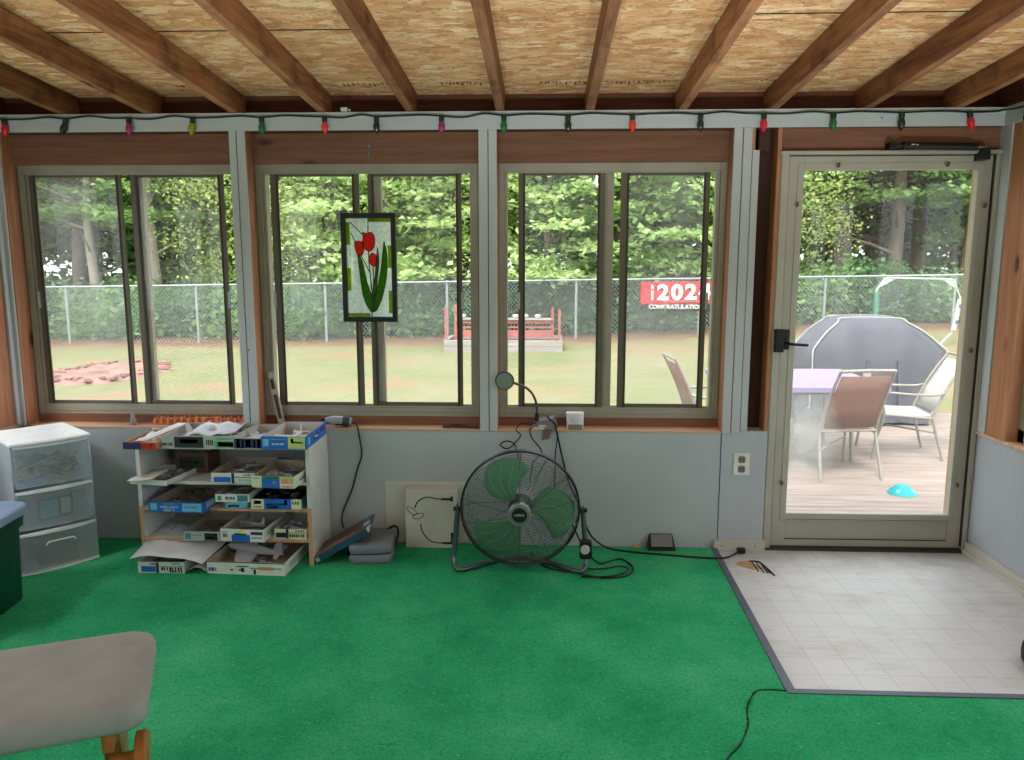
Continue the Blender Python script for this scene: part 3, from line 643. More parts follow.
Ml = T((-1.258, .045, z+.004)) @ Lr
lv = MB().box(-.016, .016, -.008, .008, 0, .265, 0, Ml).build('body', M_alu, t, bevel=.0015)
MB().box(-.007, .010, -.0095, -.0075, .03, .15, 0, Ml).build('slot', M_aludk, lv); MB().box(-.007, .010, -.0095, -.0075, .175, .225, 0, Ml).build('slot', M_aludk, lv)
MB().box(-.010, .012, -.0095, -.0075, .235, .255, 0, Ml).build('vial', plain('clear_vial', (170, 176, 160), .15), lv)
t = thing('slip_joint_pliers', 'dark flat pliers lying on the sill left of the middle post', 'pliers', (-.40, .02, z))
MB().tube(spline([(-.45, .03, z+.008), (-.40, .035, z+.008), (-.35, .015, z+.008), (-.30, .01, z+.008)], 5), .006, 6).build('handle', M_black, t, smooth=40)
MB().tube(spline([(-.45, .012, z+.008), (-.40, .0, z+.008), (-.35, .0, z+.008), (-.30, -.002, z+.008)], 5), .005, 6).build('handle', plain('dark_steel', (70, 70, 72), .4, .6), t, smooth=40)
MB().hexa([(-.475, .008, z+.001), (-.44, .006, z+.001), (-.44, .034, z+.001), (-.475, .03, z+.001)], [(-.475, .012, z+.012), (-.44, .008, z+.015), (-.44, .032, z+.015), (-.475, .026, z+.012)]).build('jaw', MATS['dark_steel'], t, bevel=.002)
t = thing('glue_bottle', 'tiny clear glue bottle on the sill left of the bookcase', 'bottle', (-1.983, .03, z))
MB().lathe([(.012, z), (.0135, z+.004), (.0135, z+.028), (.008, z+.036)], 14, M=T((-1.983, .03, 0))).build('body', make_translucent('clear_bottle', (190, 196, 198), .35), t, smooth=40)
MB().lathe([(.009, z+.034), (.009, z+.050), (.005, z+.056)], 12, M=T((-1.983, .03, 0))).build('cap', plain('grey_cap', (160, 164, 168)), t, smooth=40)
# orange sprue frames standing on the sill
M_spr = plain('orange_plastic', (222, 140, 88), .35)
for k, (x0, x1, yy, lab) in enumerate([(-1.885, -1.72, .045, 'orange plastic parts sprue on the sill above the red box'), (-1.715, -1.565, .052, 'orange plastic parts sprue on the sill, middle of the three'), (-1.56, -1.436, .046, 'orange plastic parts sprue on the sill beside the white post')]):
    s = MB(); y2 = yy
    for zz in (z+.004, z+.030): s.tube([(x0, y2, zz), (x1, y2, zz+(.006 if k == 1 else 0))], .0032, 5)
    m_ = int((x1-x0)/.016)
    for j in range(m_+1):
        x = x0+(x1-x0)*j/m_; s.tube([(x, y2, z+.004), (x+.004, y2-.004, z+.03+.016*abs(math.sin(j*1.9+k)))], .0028, 5)
        if j % 2 == 0: s.box(x-.002, x+.012, y2-.012, y2+.006, z+.010, z+.024+.006*((j*7) % 3))
    s.box(x0, x1, y2+.004, y2+.010, z+.001, z+.022)
    tag(s.build('kit_sprue', M_spr, bevel=.0006), lab, 'plastic sprue', 'orange sprues on the sill')

# ------------------------------------------------------------------ bookcase with model kit boxes
BX0, BX1, BYF, BYB, BH = -1.80, -1.022, -.309, -.018, .551
M_mel = plain('white_melamine', (206, 208, 204), .4); M_chip = plain('raw_particle_board', (186, 146, 112), .8, 0, .2, 60)
t = thing('bookcase', 'white open bookcase with tan edges under the left window', 'bookcase', ((BX0+BX1)/2, -.16, 0))
th = .018
for x in (BX0, BX1-th):
    s = MB().box(x, x+th, BYF, BYB, 0.009, BH-.001); 
    so = s.build('side_panel', M_mel, t, bevel=.001)
    MB().box(x, x+th, BYF-.0012, BYF, .009, .272).build('edge_band', M_chip, so)
for zt, nm in ((BH+.0, 'top_panel'), (.39, 'shelf'), (.270, 'shelf'), (.128, 'shelf')):
    so = MB().box(BX0+th, BX1-th, BYF, BYB, zt-.014, zt).build(nm, M_mel, t, bevel=.001)
    if nm == 'shelf' and zt < .3: MB().box(BX0+th, BX1-th, BYF-.0012, BYF, zt-.014, zt).build('edge_band', M_chip, so)
MB().box(BX0+th, BX1-th, BYB-.006, BYB, .02, BH-.014).build('back_panel', plain('back_board', (150, 150, 144), .7), t)

C_ = lambda n, rgb, **k: plain('print_' + n, rgb, .45, **k)
K = dict(white=C_('white', (212, 216, 212)), blue=C_('blue', (30, 104, 190)), sky=C_('sky', (110, 180, 212), var=.25, vs=30), navy=C_('navy', (36, 44, 92)), dark=C_('dark', (30, 36, 32), var=.6, vs=40), grey=C_('grey', (160, 172, 166)), green=C_('green', (70, 160, 96)), red=C_('red', (170, 50, 36)), orange=C_('orange', (206, 96, 52)), cream=C_('cream', (214, 212, 180)), teal=C_('teal', (60, 128, 140), var=.3, vs=30), lime=C_('lime', (178, 196, 120)), tan=C_('tan', (196, 150, 110)), lemon=C_('lemon', (214, 224, 80)), brown=C_('brown', (96, 58, 44)), card=C_('card', (170, 158, 142)), inner=C_('inner', (190, 188, 184)), black=C_('black', (26, 28, 30)))
KL = list(K); KM = [K[k] for k in KL]
def kit_box(label, x0, x1, yf, yb, z0, h, outer, decals, side=None, rz=0.0, inner='inner', texts=(), tilt=0.0):
    """an open card tray; the decals are (u0,u1,v0,v1,colour) fractions of its front face"""
    cx, cy = (x0+x1)/2, (yf+yb)/2; hw, hd = (x1-x0)/2, (yb-yf)/2
    r = thing('model_kit_box', label, 'box', (cx, cy, z0), rz, 'model kit boxes')
    if tilt: r.rotation_euler = (tilt, 0, rz)
    oi, ii = KL.index(outer), KL.index(inner); w = .0025
    m = MB()
    def wall(a0, a1, b0, b1, n_out):
        m.box(a0, a1, b0, b1, 0, h, oi)
    wall(-hw, hw, -hd, -hd+w, 0); wall(-hw, hw, hd-w, hd, 0); wall(-hw, -hw+w, -hd+w, hd-w, 0); wall(hw-w, hw, -hd+w, hd-w, 0)
    m.box(-hw+w, hw-w, -hd+w, hd-w, 0, w, ii)
    e = .0004
    m.box(-hw+w, hw-w, -hd+w, -hd+w+e, w, h-.001, ii); m.box(-hw+w, hw-w, hd-w-e, hd-w, w, h-.001, ii); m.box(-hw+w, -hw+w+e, -hd+w, hd-w, w, h-.001, ii); m.box(hw-w-e, hw-w, -hd+w, hd-w, w, h-.001, ii)
    for (u0, u1, v0, v1, c) in decals:
        m.box(-hw+2*hw*u0, -hw+2*hw*u1, -hd-.0006, -hd, h*v0, h*v1, KL.index(c))
    for (sd0, sd1, v0, v1, c) in (side or []):
        m.box(hw, hw+.0006, -hd+2*hd*sd0, -hd+2*hd*sd1, h*v0, h*v1, KL.index(c))
    m.build('tray', KM, r, local=True)
    if texts:
        tm = MB()
        for (s, u, v, size, c, flip) in texts:
            tm.text(s, size, T((-hw+2*hw*u, -hd-.0008, h*v)) @ Rot(R(90), 'X') @ (Rot(PI, 'Z') if flip else Matrix.Identity(4)), KL.index(c))
        tm.build('lettering', KM, r, local=True)
    return r
def bars(u0, u1, v, n, c='dark', hgt=.12, seed=1):
    """illegible lines of small print"""
    q = random.Random(seed); out = []; u = u0; st = (u1-u0)/n
    for k in range(n): out.append((u, u+st*q.uniform(.45, .8), v-hgt/2, v+hgt/2, c)); u += st
    return out
zt = BH
kit_box('navy and red kit box tray at the left end of the bookcase top', -1.805, -1.655, -.385, -.10, zt+.0005, .032, 'tan', [(0, .55, 0, 1, 'navy'), (.55, 1, 0, 1, 'red'), (.6, .7, .3, .7, 'orange'), (.8, .9, .4, .8, 'orange')], rz=R(-3), inner='tan')
kit_box('long grey kit box with dark bomber picture on the bookcase top', -1.652, -1.332, -.362, -.07, zt+.0005, .056, 'grey', [(.18, .58, .08, .95, 'dark'), (.26, .5, .45, .75, 'grey'), (.74, .99, .12, .62, 'green'), (.78, .99, .2, .55, 'white')] + bars(.02, .16, .35, 6, 'black', .22, 2) + bars(.62, .72, .5, 4, 'black', .4, 3) + bars(.79, .97, .38, 7, 'black', .2, 4) + bars(.76, .97, .8, 8, 'green', .12, 5), side=[(.2, .8, .2, .8, 'white')])
kit_box('grey kit box with a dark striped front between the grey and blue boxes', -1.330, -1.214, -.362, -.07, zt+.0005, .050, 'grey', [(0, 1, .1, .92, 'navy'), (.08, .2, .1, .92, 'grey'), (.28, .34, .1, .92, 'teal'), (.42, .62, .2, .85, 'teal'), (.72, .78, .1, .92, 'green'), (.86, .98, .1, .92, 'dark')])
kit_box('blue kit box with a green plane picture at the right end of the bookcase top', -1.212, -1.018, -.362, -.045, zt+.0005, .058, 'blue', [(.6, .98, .06, .96, 'lime'), (.66, .72, .5, .85, 'dark'), (.70, .92, .48, .6, 'dark'), (.03, .16, .25, .8, 'sky')] + bars(.24, .52, .42, 6, 'white', .14, 7) + bars(.2, .54, .78, 7, 'sky', .08, 8), side=[(.1, .2, .2, .8, 'sky'), (.35, .45, .3, .6, 'navy'), (.5, .58, .25, .75, 'navy'), (.7, .9, .5, .8, 'navy')])
zs = .3905
kit_box('white open kit tray with a folded flap at the left of the upper shelf', -1.79, -1.61, -.37, -.12, zs, .022, 'white', [], rz=R(-9), inner='white')
kit_box('dark brown kit box deep on the upper shelf', -1.69, -1.54, -.165, -.03, zs, .095, 'brown', [(.1, .9, .2, .8, 'dark')] + bars(.2, .8, .5, 5, 'card', .1, 9))
kit_box('white kit box with a blue picture in the middle of the upper shelf', -1.455, -1.250, -.33, -.05, zs, .046, 'white', [(.05, .42, .08, .6, 'blue'), (.44, .5, 0, 1, 'navy'), (.5, 1, .55, .62, 'dark')] + bars(.6, .9, .3, 7, 'grey', .22, 10) + bars(.7, .92, .8, 5, 'black', .12, 11), inner='card')
kit_box('cream kit box with orange print overhanging the upper shelf edge', -1.243, -1.052, -.398, -.12, zs, .052, 'cream', [(.24, .66, 0, .98, 'blue'), (.24, .66, .75, .98, 'green'), (.5, .56, .35, .6, 'lemon'), (.68, .98, .75, .98, 'lime')] + bars(.70, .98, .6, 6, 'orange', .42, 12) + bars(.72, .96, .15, 7, 'orange', .14, 13) + bars(.03, .2, .8, 4, 'green', .1, 14), side=[(0, 1, .1, 1, 'white'), (.2, .8, .35, .5, 'dark')], inner='card', rz=R(-4))
zs = .2705
kit_box('bright blue kit box with an upside-down title on the middle shelf', -1.714, -1.468, -.378, -.05, zs, .044, 'blue', [(.62, .97, .1, .92, 'sky'), (.66, .90, .45, .6, 'teal'), (.03, .15, .15, .85, 'sky')] , texts=[('F-100D', .375, .22, .017, 'white', True), ('SUPER SABRE', .375, .53, .014, 'white', True), ('SCALE MODEL', .375, .83, .008, 'sky', True)], side=[(.1, .85, .25, .8, 'grey')], inner='card', rz=R(-3))
kit_box('teal kit box at the bottom of the small stack on the middle shelf', -1.415, -1.30, -.312, -.06, zs, .030, 'teal', [(.1, .9, .1, .9, 'sky'), (.2, .6, .2, .5, 'white')])
kit_box('white kit box on top of the teal one on the middle shelf', -1.446, -1.293, -.322, -.07, zs+.031, .036, 'white', [(.64, .95, .1, .9, 'teal'), (.06, .18, .2, .8, 'green')] + bars(.3, .58, .5, 5, 'black', .35, 15), inner='card')
kit_box('blue and cream kit box at the right of the middle shelf', -1.288, -1.062, -.320, -.06, zs, .046, 'teal', [(0, .26, 0, 1, 'cream'), (.26, .80, 0, 1, 'blue'), (.3, .72, .42, .52, 'white'), (.32, .55, .1, .3, 'navy'), (.8, 1, 0, 1, 'cream'), (.06, .2, .5, .85, 'lime'), (.66, .72, .5, .9, 'navy')] + bars(.82, .97, .62, 3, 'black', .3, 16) + bars(.05, .22, .22, 4, 'dark', .12, 17), inner='black')
zs = .1285
kit_box('grey green kit box on the lower shelf beside the bare space', -1.588, -1.428, -.345, -.06, zs, .043, 'grey', [(.58, .95, .05, .85, 'dark'), (.66, .86, .25, .5, 'grey'), (.04, .2, .2, .8, 'teal')] + bars(.25, .52, .6, 5, 'teal', .15, 18), inner='card')
kit_box('white kit box with a blue helicopter picture on the lower shelf', -1.416, -1.215, -.345, -.05, zs, .056, 'white', [(.26, .68, 0, .55, 'blue'), (.32, .6, .5, .66, 'navy'), (.46, .54, .62, 1.0, 'lemon'), (.70, .97, .58, .82, 'navy'), (.06, .12, .3, .6, 'blue'), (.13, .17, .3, .6, 'orange'), (.04, .2, .7, .8, 'sky')] + bars(.72, .95, .32, 6, 'dark', .10, 19), side=[(.1, .45, .3, .75, 'grey'), (.55, .9, .3, .7, 'grey')], inner='inner', rz=R(-4))
kit_box('cream kit box with a purple band at the right of the lower shelf', -1.196, -1.052, -.30, -.06, zs, .044, 'cream', [(.04, .36, .1, .62, 'dark'), (.36, .44, 0, 1, 'navy'), (.44, .98, .58, .64, 'dark')] + bars(.46, .96, .3, 7, 'black', .34, 20) + bars(.66, .96, .82, 4, 'dark', .14, 21))
zs = .0095
kit_box('white kit box with an upside-down title on the carpet at the bookcase foot', -1.762, -1.556, -.425, -.12, zs, .050, 'white', [(.07, .38, .1, .62, 'blue'), (.39, .45, 0, .95, 'navy'), (.45, .98, .60, .66, 'green')] + bars(.50, .97, .40, 8, 'black', .30, 22) + bars(.68, .97, .15, 6, 'dark', .18, 23) + bars(.27, .4, .82, 3, 'navy', .14, 24) + bars(.72, .92, .84, 5, 'black', .1, 25))
kit_box('large white kit box holding a grey plane on the carpet', -1.450, -1.100, -.428, -.10, zs, .056, 'white', [(.02, .05, .2, .5, 'blue'), (.06, .09, .2, .5, 'navy'), (.10, .12, .2, .5, 'orange'), (.56, .96, .5, .6, 'green'), (.66, .86, .4, .66, 'tan'), (.60, .63, .05, .45, 'dark'), (.44, .48, .2, .55, 'dark'), (.38, .54, .62, .70, 'dark'), (.3, .34, .3, .42, 'dark'), (.41, .45, .3, .42, 'dark'), (0, 1, .93, 1.0, 'dark')], side=[(.15, .8, .25, .75, 'grey')], rz=R(-3), inner='card')

M_pw = plain('white_kit_plastic', (206, 210, 214), .4); M_pg = plain('grey_kit_plastic', (158, 160, 164), .4)
def plane(label, loc, rz, L, m, pitch=0.0, roll=0.0, gear=True, sweep=.12):
    """a small assembled model aircraft, nose along +X"""
    r = thing('model_airplane', label, 'model airplane', loc, 0, 'model airplanes')
    r.rotation_euler = (roll, pitch, rz)
    Mx = Rot(R(90), 'Y')
    MB().lathe([(.004*L/.2, -.5*L), (.010*L/.2, -.36*L), (.016*L/.2, -.1*L), (.018*L/.2, .12*L), (.016*L/.2, .32*L), (.013*L/.2, .42*L), (.006*L/.2, .49*L), (.001, .5*L)], 14, M=T((0, 0, .022*L/.2)) @ Mx).build('fuselage', m, r, local=True, smooth=60)
    k = L/.2; zc = .016*k
    for s in (1, -1):
        MB().hexa([(.065*k, s*.010*k, zc), (-.015*k, s*.010*k, zc), (-.012*k-sweep*.1*k, s*.115*k, zc+.008*k), (.028*k-sweep*.1*k, s*.115*k, zc+.008*k)], [(.06*k, s*.010*k, zc+.007*k), (-.012*k, s*.010*k, zc+.006*k), (-.01*k-sweep*.1*k, s*.115*k, zc+.010*k), (.02*k-sweep*.1*k, s*.115*k, zc+.0105*k)]).build('wing', m, r, local=True)
        MB().hexa([(-.07*k, s*.004*k, .026*k), (-.094*k, s*.004*k, .026*k), (-.097*k, s*.04*k, .027*k), (-.082*k, s*.04*k, .027*k)], [(-.072*k, s*.004*k, .030*k), (-.092*k, s*.004*k, .029*k), (-.096*k, s*.04*k, .029*k), (-.083*k, s*.04*k, .0295*k)]).build('stabilizer', m, r, local=True)
    MB().hexa([(-.062*k, -.002*k, .03*k), (-.095*k, -.002*k, .03*k), (-.095*k, .002*k, .03*k), (-.062*k, .002*k, .03*k)], [(-.083*k, -.001*k, .072*k), (-.099*k, -.001*k, .072*k), (-.099*k, .001*k, .072*k), (-.083*k, .001*k, .072*k)]).build('tail_fin', m, r, local=True)
    MB().lathe([(.013*k, 0), (.012*k, .006*k), (.007*k, .012*k), (.001, .014*k)], 12, M=T((.012*k, 0, .044*k)), sx=1.7, sy=.8).build('canopy', m, r, local=True, smooth=60)
    return r
plane('white model plane nosing forward in the blue box on the bookcase top', (-1.105, -.22, BH+.010), R(-90), .17, M_pw)
plane('white model plane in the striped box on the bookcase top', (-1.275, -.25, BH+.020), R(-30), .12, M_pw)
plane('pale model plane lying in the long grey box on the bookcase top', (-1.50, -.22, BH+.020), R(15), .20, M_pw, 0, R(8))
plane('large grey model plane lying across the white box on the carpet', (-1.30, -.26, .036), R(172), .27, M_pg, R(-6), R(-14))
plane('pale model plane inside the white helicopter box on the lower shelf', (-1.33, -.22, .150), R(160), .15, M_pg, 0, R(10))
plane('small white model plane on the bare part of the lower shelf', (-1.70, -.20, .1285), R(-100), .075, M_pw)
def parts(label, x0, x1, y0, y1, z0, n, m, hh=.02, seed=0):
    q = random.Random(seed); mb = MB()
    for i in range(n):
        x, y = q.uniform(x0, x1), q.uniform(y0, y1); L_ = q.uniform(.02, .07); w_ = q.uniform(.006, .02); a = q.uniform(0, PI)
        Mx = T((x, y, z0+.004+q.uniform(0, hh))) @ Rot(a, 'Z') @ Rot(q.uniform(-.25, .25), 'Y')
        L2 = min(L_/2, min(x-x0, x1-x)+.014); 
        mb.hexa([(-L2, -w_, 0), (L2, -w_*.5, 0), (L2, w_*.5, 0), (-L2, w_, 0)], [(-L2, -w_*.8, .004), (L2, -w_*.4, .003), (L2, w_*.4, .003), (-L2, w_*.8, .004)], 0, Mx)
        if i % 3 == 0: mb.tube([(-L2, 0, .006), (L2, .004, .007)], .003, 6, 0, M=Mx)
    return tag(mb.build('kit_parts', m), label, 'plastic parts', kind='stuff')
parts('loose white plastic parts in the navy and red tray', -1.77, -1.69, -.35, -.14, BH+.004, 12, M_pw, .035, 1)
parts('loose pale parts heaped in the long grey box', -1.61, -1.37, -.32, -.11, BH+.004, 30, M_pw, .03, 2)
parts('loose grey parts in the white tray on the upper shelf', -1.73, -1.66, -.32, -.17, .394, 12, M_pg, .010, 3)
parts('loose grey parts in the blue-picture box on the upper shelf', -1.42, -1.29, -.29, -.09, .394, 18, M_pg, .035, 4)
parts('loose grey parts in the orange-print box', -1.20, -1.09, -.36, -.16, .394, 18, M_pg, .035, 5)
parts('loose dark grey parts in the bright blue box', -1.65, -1.52, -.33, -.10, .274, 18, plain('dark_kit_plastic', (92, 92, 92), .4), .03, 6)
parts('loose grey parts in the white box on the small stack', -1.41, -1.33, -.29, -.10, .305, 10, M_pg, .025, 7)
parts('loose dark parts in the blue and cream box', -1.25, -1.10, -.28, -.10, .274, 18, MATS['dark_kit_plastic'], .04, 8)
parts('loose grey parts in the grey green box', -1.55, -1.46, -.30, -.10, .132, 10, MATS['dark_kit_plastic'], .03, 9)
parts('loose pale parts in the cream box with purple band', -1.16, -1.09, -.26, -.10, .132, 8, M_pg, .03, 10)
parts('loose grey parts around the large plane', -1.41, -1.15, -.38, -.15, .0125, 20, M_pg, .014, 11)
# folded instruction sheets on the lower box
def sheet(pts, label, m=None, name='paper_sheet'):
    nU, nV = len(pts), len(pts[0]); mb = MB(); vs = [p for r in pts for p in r]
    fs = [(i*nV+j, i*nV+j+1, (i+1)*nV+j+1, (i+1)*nV+j) for i in range(nU-1) for j in range(nV-1)]
    mb.add(vs, fs); o = mb.build(name, m or plain('paper_white', (214, 218, 222), .7), smooth=70)
    s = o.modifiers.new('thick', 'SOLIDIFY'); s.thickness = .0012
    return tag(o, label, 'paper')
g = []
for i in range(9):
    u = i/8; row = []
    for j in range(7):
        v = j/6
        row.append((-1.79+.32*u+.02*v, -.44+.30*v, .078+.045*v*(1-u)+.025*math.sin(u*PI)+.02*v-.02*u+.012*math.sin(u*9)*(.4)))
    g.append(row)
sheet(g, 'wide white instruction sheet drooping over the kit boxes at the bookcase foot')
g = [[(-1.555+.10*u/4, -.43+.26*v/5, .012+.030*math.sin(u/4*PI*.9)+.006*v/5) for v in range(6)] for u in range(5)]
sheet(g, 'curled grey paper standing between the two floor boxes', plain('grey_paper', (150, 156, 158), .7))
g = [[(-1.80+.12*u/4, -.395+.2*v/5, .4135+.012*(u/4)**2+.003*math.sin(v*2.)) for v in range(6)] for u in range(5)]
sheet(g, 'cream flap sheet sticking out over the left end of the upper shelf', plain('cream_paper', (204, 202, 192), .7))
g = [[(-1.56+.18*u/6, -.34+.26*v/5, BH+.044+.022*abs(math.sin(u*.9+v*.4))) for v in range(6)] for u in range(7)]
sheet(g, 'crumpled white paper heaped in the long grey box', plain('paper_bluish', (206, 214, 226), .7))
g = [[(-1.765+.05*u/4+.08*v/5, -.37+.24*v/5, BH+.036+.03*(v/5)) for v in range(6)] for u in range(5)]
sheet(g, 'long white card strip lying in the navy and red tray', plain('paper_white', (214, 218, 222)))

# ------------------------------------------------------------------ drawer tower and tote at the left
t = thing('drawer_tower', 'milky three drawer plastic tower standing in the left corner', 'drawer tower', (-2.138, -.372, 0), R(49.2))
# local: x along the front (towards the right-rear), -y is the front
M_milk = make_translucent('milky_plastic', (228, 236, 242), .55); M_milk2 = make_translucent('milky_drawer_plastic', (232, 240, 246), .74); M_rim = plain('white_plastic_rim', (222, 228, 232), .35)
def bow(hx, y0, y1, bulge, n=8):
    return [(-hx + 2*hx*k/n, y0 - bulge*(1-(2*k/n-1)**2)) for k in range(n+1)] + [(hx, y1), (-hx, y1)]
zz = [.0095, .198, .385, .585]
for k in range(3):
    a, b = zz[k]+.004, zz[k+1]-.006
    hx = .152 - .004*k
    so = MB()
    so.prism(bow(hx, -.005, .004, .022), a+.008, b-.010, 'z', 0)
    d = so.build('drawer_front', M_milk2, t, local=True, smooth=30)
    MB().prism(bow(hx+.003, -.007, .003, .023), b-.010, b, 'z').build('drawer_lip', M_rim, d, local=True, smooth=30)
    MB().box(-hx+.004, -hx+.007, .004, .34, a+.008, b-.015).box(hx-.007, hx-.004, .004, .34, a+.008, b-.015).box(-hx+.004, hx-.004, .004, .34, a+.005, a+.008).box(-hx+.004, hx-.004, .337, .34, a+.008, b-.015).build('drawer_body', M_milk2, t, local=True)
    hz = (a+b)/2+.04 if k == 0 else b-.03
    if k == 0: MB().tube([(-.06, -.029, hz-.01), (-.05, -.029, hz+.002), (.05, -.029, hz+.002), (.06, -.029, hz-.01)], .003, 6).build('finger_pull', M_rim, d, local=True)
for x in (-.158, .154): MB().box(x, x+.004, 0, .35, .0095, .58).build('side_panel', M_milk, t, local=True, bevel=.001)
MB().prism(bow(.160, -.010, .352, .022), .582, .592, 'z').prism(bow(.140, -.0, .33, .018), .592, .594, 'z').build('top_panel', M_rim, t, local=True, bevel=.003)
MB().prism(bow(.158, -.004, .35, .020), .0095, .018, 'z').build('base_panel', M_rim, t, local=True, bevel=.002)
MB().box(-.158, .158, .346, .35, .02, .58).build('back_panel', M_milk, t, local=True)
def tw(x, y, zv):
    v = Matrix.Rotation(R(49.2), 4, 'Z') @ Vector((x, y, 0)); return (-2.138+v.x, -.372+v.y, zv)
def tower_item(mb_fn, name, label, cat, m, **k):
    mb = MB(); mb_fn(mb); mb.v = [tw(*p) for p in mb.v]; return tag(mb.build(name, m, **k), label, cat)
def jumble(x0, x1, y0, y1, z0, z1, n, seed):
    def fn(mb):
        q = random.Random(seed)
        for i in range(n):
            Mx = T((q.uniform(x0, x1), q.uniform(y0, y1), q.uniform(z0, z1))) @ Euler((q.uniform(-.3, .3), q.uniform(-.5, .5), q.uniform(0, 3))).to_matrix().to_4x4()
            mb.box(-.035, .035, -.012, .012, -.003, .003, i % 3, Mx)
    return fn
jm = [plain('jumble_grey', (120, 124, 122)), plain('jumble_dark', (52, 56, 54)), plain('jumble_tan', (170, 160, 140))]
tag_ = tower_item(jumble(-.10, .10, .03, .16, .41, .50, 60, 4), 'kit_parts', 'heap of grey kit parts seen through the top drawer of the tower', 'plastic parts', jm); tag_['kind'] = 'stuff'
tower_item(lambda mb: mb.box(-.13, -.03, .012, .022, .402, .425), 'parts_packet', 'flat blue packet at the bottom of the top drawer', 'packet', plain('packet_blue', (70, 128, 176)))
tower_item(lambda mb: (mb.box(-.07, .07, .008, .016, .235, .33, 1), mb.box(-.062, .01, .006, .008, .242, .322, 0), mb.box(.02, .06, .006, .008, .25, .32, 2)), 'parts_packet', 'black framed teal packet behind the middle drawer front', 'packet', [plain('packet_teal', (84, 140, 156)), M_black, plain('packet_grey', (150, 156, 152))])
tower_item(lambda mb: mb.lathe([(.035, -.01), (.045, 0), (.035, .02)], 16, M=T((.10, .05, .305))), 'tape_roll', 'round grey roll in the middle drawer', 'roll', plain('roll_grey', (140, 146, 146)))
tower_item(lambda mb: mb.box(-.08, .08, .02, .16, .03, .13), 'dark_case', 'dark box inside the bottom drawer of the tower', 'box', plain('case_dark', (52, 60, 66)), bevel=.005)

t = thing('storage_tote', 'dark green storage tote with pale blue lid cut by the left edge', 'tote', (-2.22, -.90, 0))
def tote_ring(inset, zv, r=.04):
    # corner at the right; sides run to the back-left along the wall and to the front
    c = Vector((-2.06, -.648)); u = Vector((-1, .02)).normalized(); v = Vector((.10, -1)).normalized()
    q = []
    for p in rrect(.21, .30, .21-inset, .30-inset, r, 4): q.append((c.x+u.x*p[0]+v.x*p[1], c.y+u.y*p[0]+v.y*p[1], zv))
    return q
MB().loft([tote_ring(.036, .0095), tote_ring(.033, .02), tote_ring(.024, .31), tote_ring(.012, .315), tote_ring(.010, .372)]).build('tub', plain('dark_green_plastic', (12, 62, 48), .35), t, smooth=35)
lid = MB().loft([tote_ring(.006, .360), tote_ring(.0, .362), tote_ring(.0, .392), tote_ring(.006, .400), tote_ring(.022, .400), tote_ring(.028, .390)]).build('lid', plain('pale_blue_lid', (128, 148, 182), .35), t, smooth=35)
t = thing('boxed_papers', 'small white box of papers on the tote lid', 'box', (-2.25, -.78, .3905))
MB().box(-2.33, -2.185, -.84, -.72, .391, .425).build('carton', plain('white_carton', (200, 198, 206), .6), t, bevel=.002)
MB().box(-2.184, -2.1835, -.83, -.74, .402, .412).build('print', plain('carton_print', (120, 116, 128), .6), t)

# ------------------------------------------------------------------ book, case and wall box by the bookcase
def quad_book():
    a = Vector((-1.010, -.298, .012)); b = Vector((-.778, -.262, .142))           # spine, along the front
    u = (b-a); Lb = u.length; u.normalize()
    v = Vector((.05, .97, .06)); v = (v - u*v.dot(u)).normalized(); w = u.cross(v)
    Mx = Matrix(((u.x, v.x, w.x, a.x), (u.y, v.y, w.y, a.y), (u.z, v.z, w.z, a.z), (0, 0, 0, 1)))
    return Mx, Lb
Mb, Lb = quad_book()
t = thing('hardcover_book', 'large hardcover book with blue spine leaning on the grey case', 'book', (-.90, -.18, .0))
cov = MB().box(0, Lb, 0, .20, .026, .0288, 0, Mb).prism([(Lb-.01, .03), (Lb+.028, .05), (Lb+.028, .20), (Lb-.01, .20)], .0265, .0285, 'z', 0, Mb).box(0, Lb, 0, .20, 0, .003, 0, Mb)
cov.build('cover', plain('cover_dark_art', (92, 72, 66), .4, 0, .5, 14), t, bevel=.001)
sp = MB().box(0, Lb, -.003, .0, 0, .029, 0, Mb)
for k in range(7): sp.box(Lb*(k+.9)/8, Lb*(k+.94)/8, -.0035, -.003, .0, .029, 1, Mb)
sp.box(.004, .022, -.0038, -.003, .004, .024, 2, Mb)
sp.build('spine', [plain('spine_blue', (36, 74, 100), .4), plain('spine_line', (18, 40, 66), .4), plain('spine_emblem', (150, 160, 150), .4)], t)
MB().box(.002, Lb-.002, .002, .197, .003, .026, 0, Mb).build('pages', plain('page_white', (212, 210, 204), .7), t)
MB().box(Lb-.03, Lb+.024, .052, .196, .029, .0296, 0, Mb).box(Lb-.02, Lb+.012, .06, .11, .0296, .030, 1, Mb).box(Lb-.014, Lb+.008, .12, .16, .0296, .030, 2, Mb).box(0.0, Lb-.06, .03, .06, .029, .0294, 3, Mb).build('cover_picture', [plain('picture_blue', (60, 100, 160), .4, 0, .4, 40), plain('picture_white', (196, 206, 214), .4), plain('picture_green', (80, 150, 96), .4), plain('picture_orange', (176, 120, 76), .4)], t)
t = thing('tool_case', 'grey hard plastic case lying on the carpet under the book', 'case', (-.782, -.175, .009), R(7))
for (a, b, nm) in ((.0005, .042, 'bottom_shell'), (.047, .088, 'top_shell')):
    MB().loft([[(x, y, zv) for x, y in rrect(0, 0, .098-i, .118-i, .028, 5)] for i, zv in ((.006, a), (0, a+.010), (0, b-.010), (.006, b))]).build(nm, plain('case_grey', (116, 122, 134), .5), t, local=True, smooth=40)
MB().loft([[(x, y, zv) for x, y in rrect(0, 0, .090, .110, .025, 5)] for zv in (.040, .049)]).build('gasket', M_black, t, local=True)
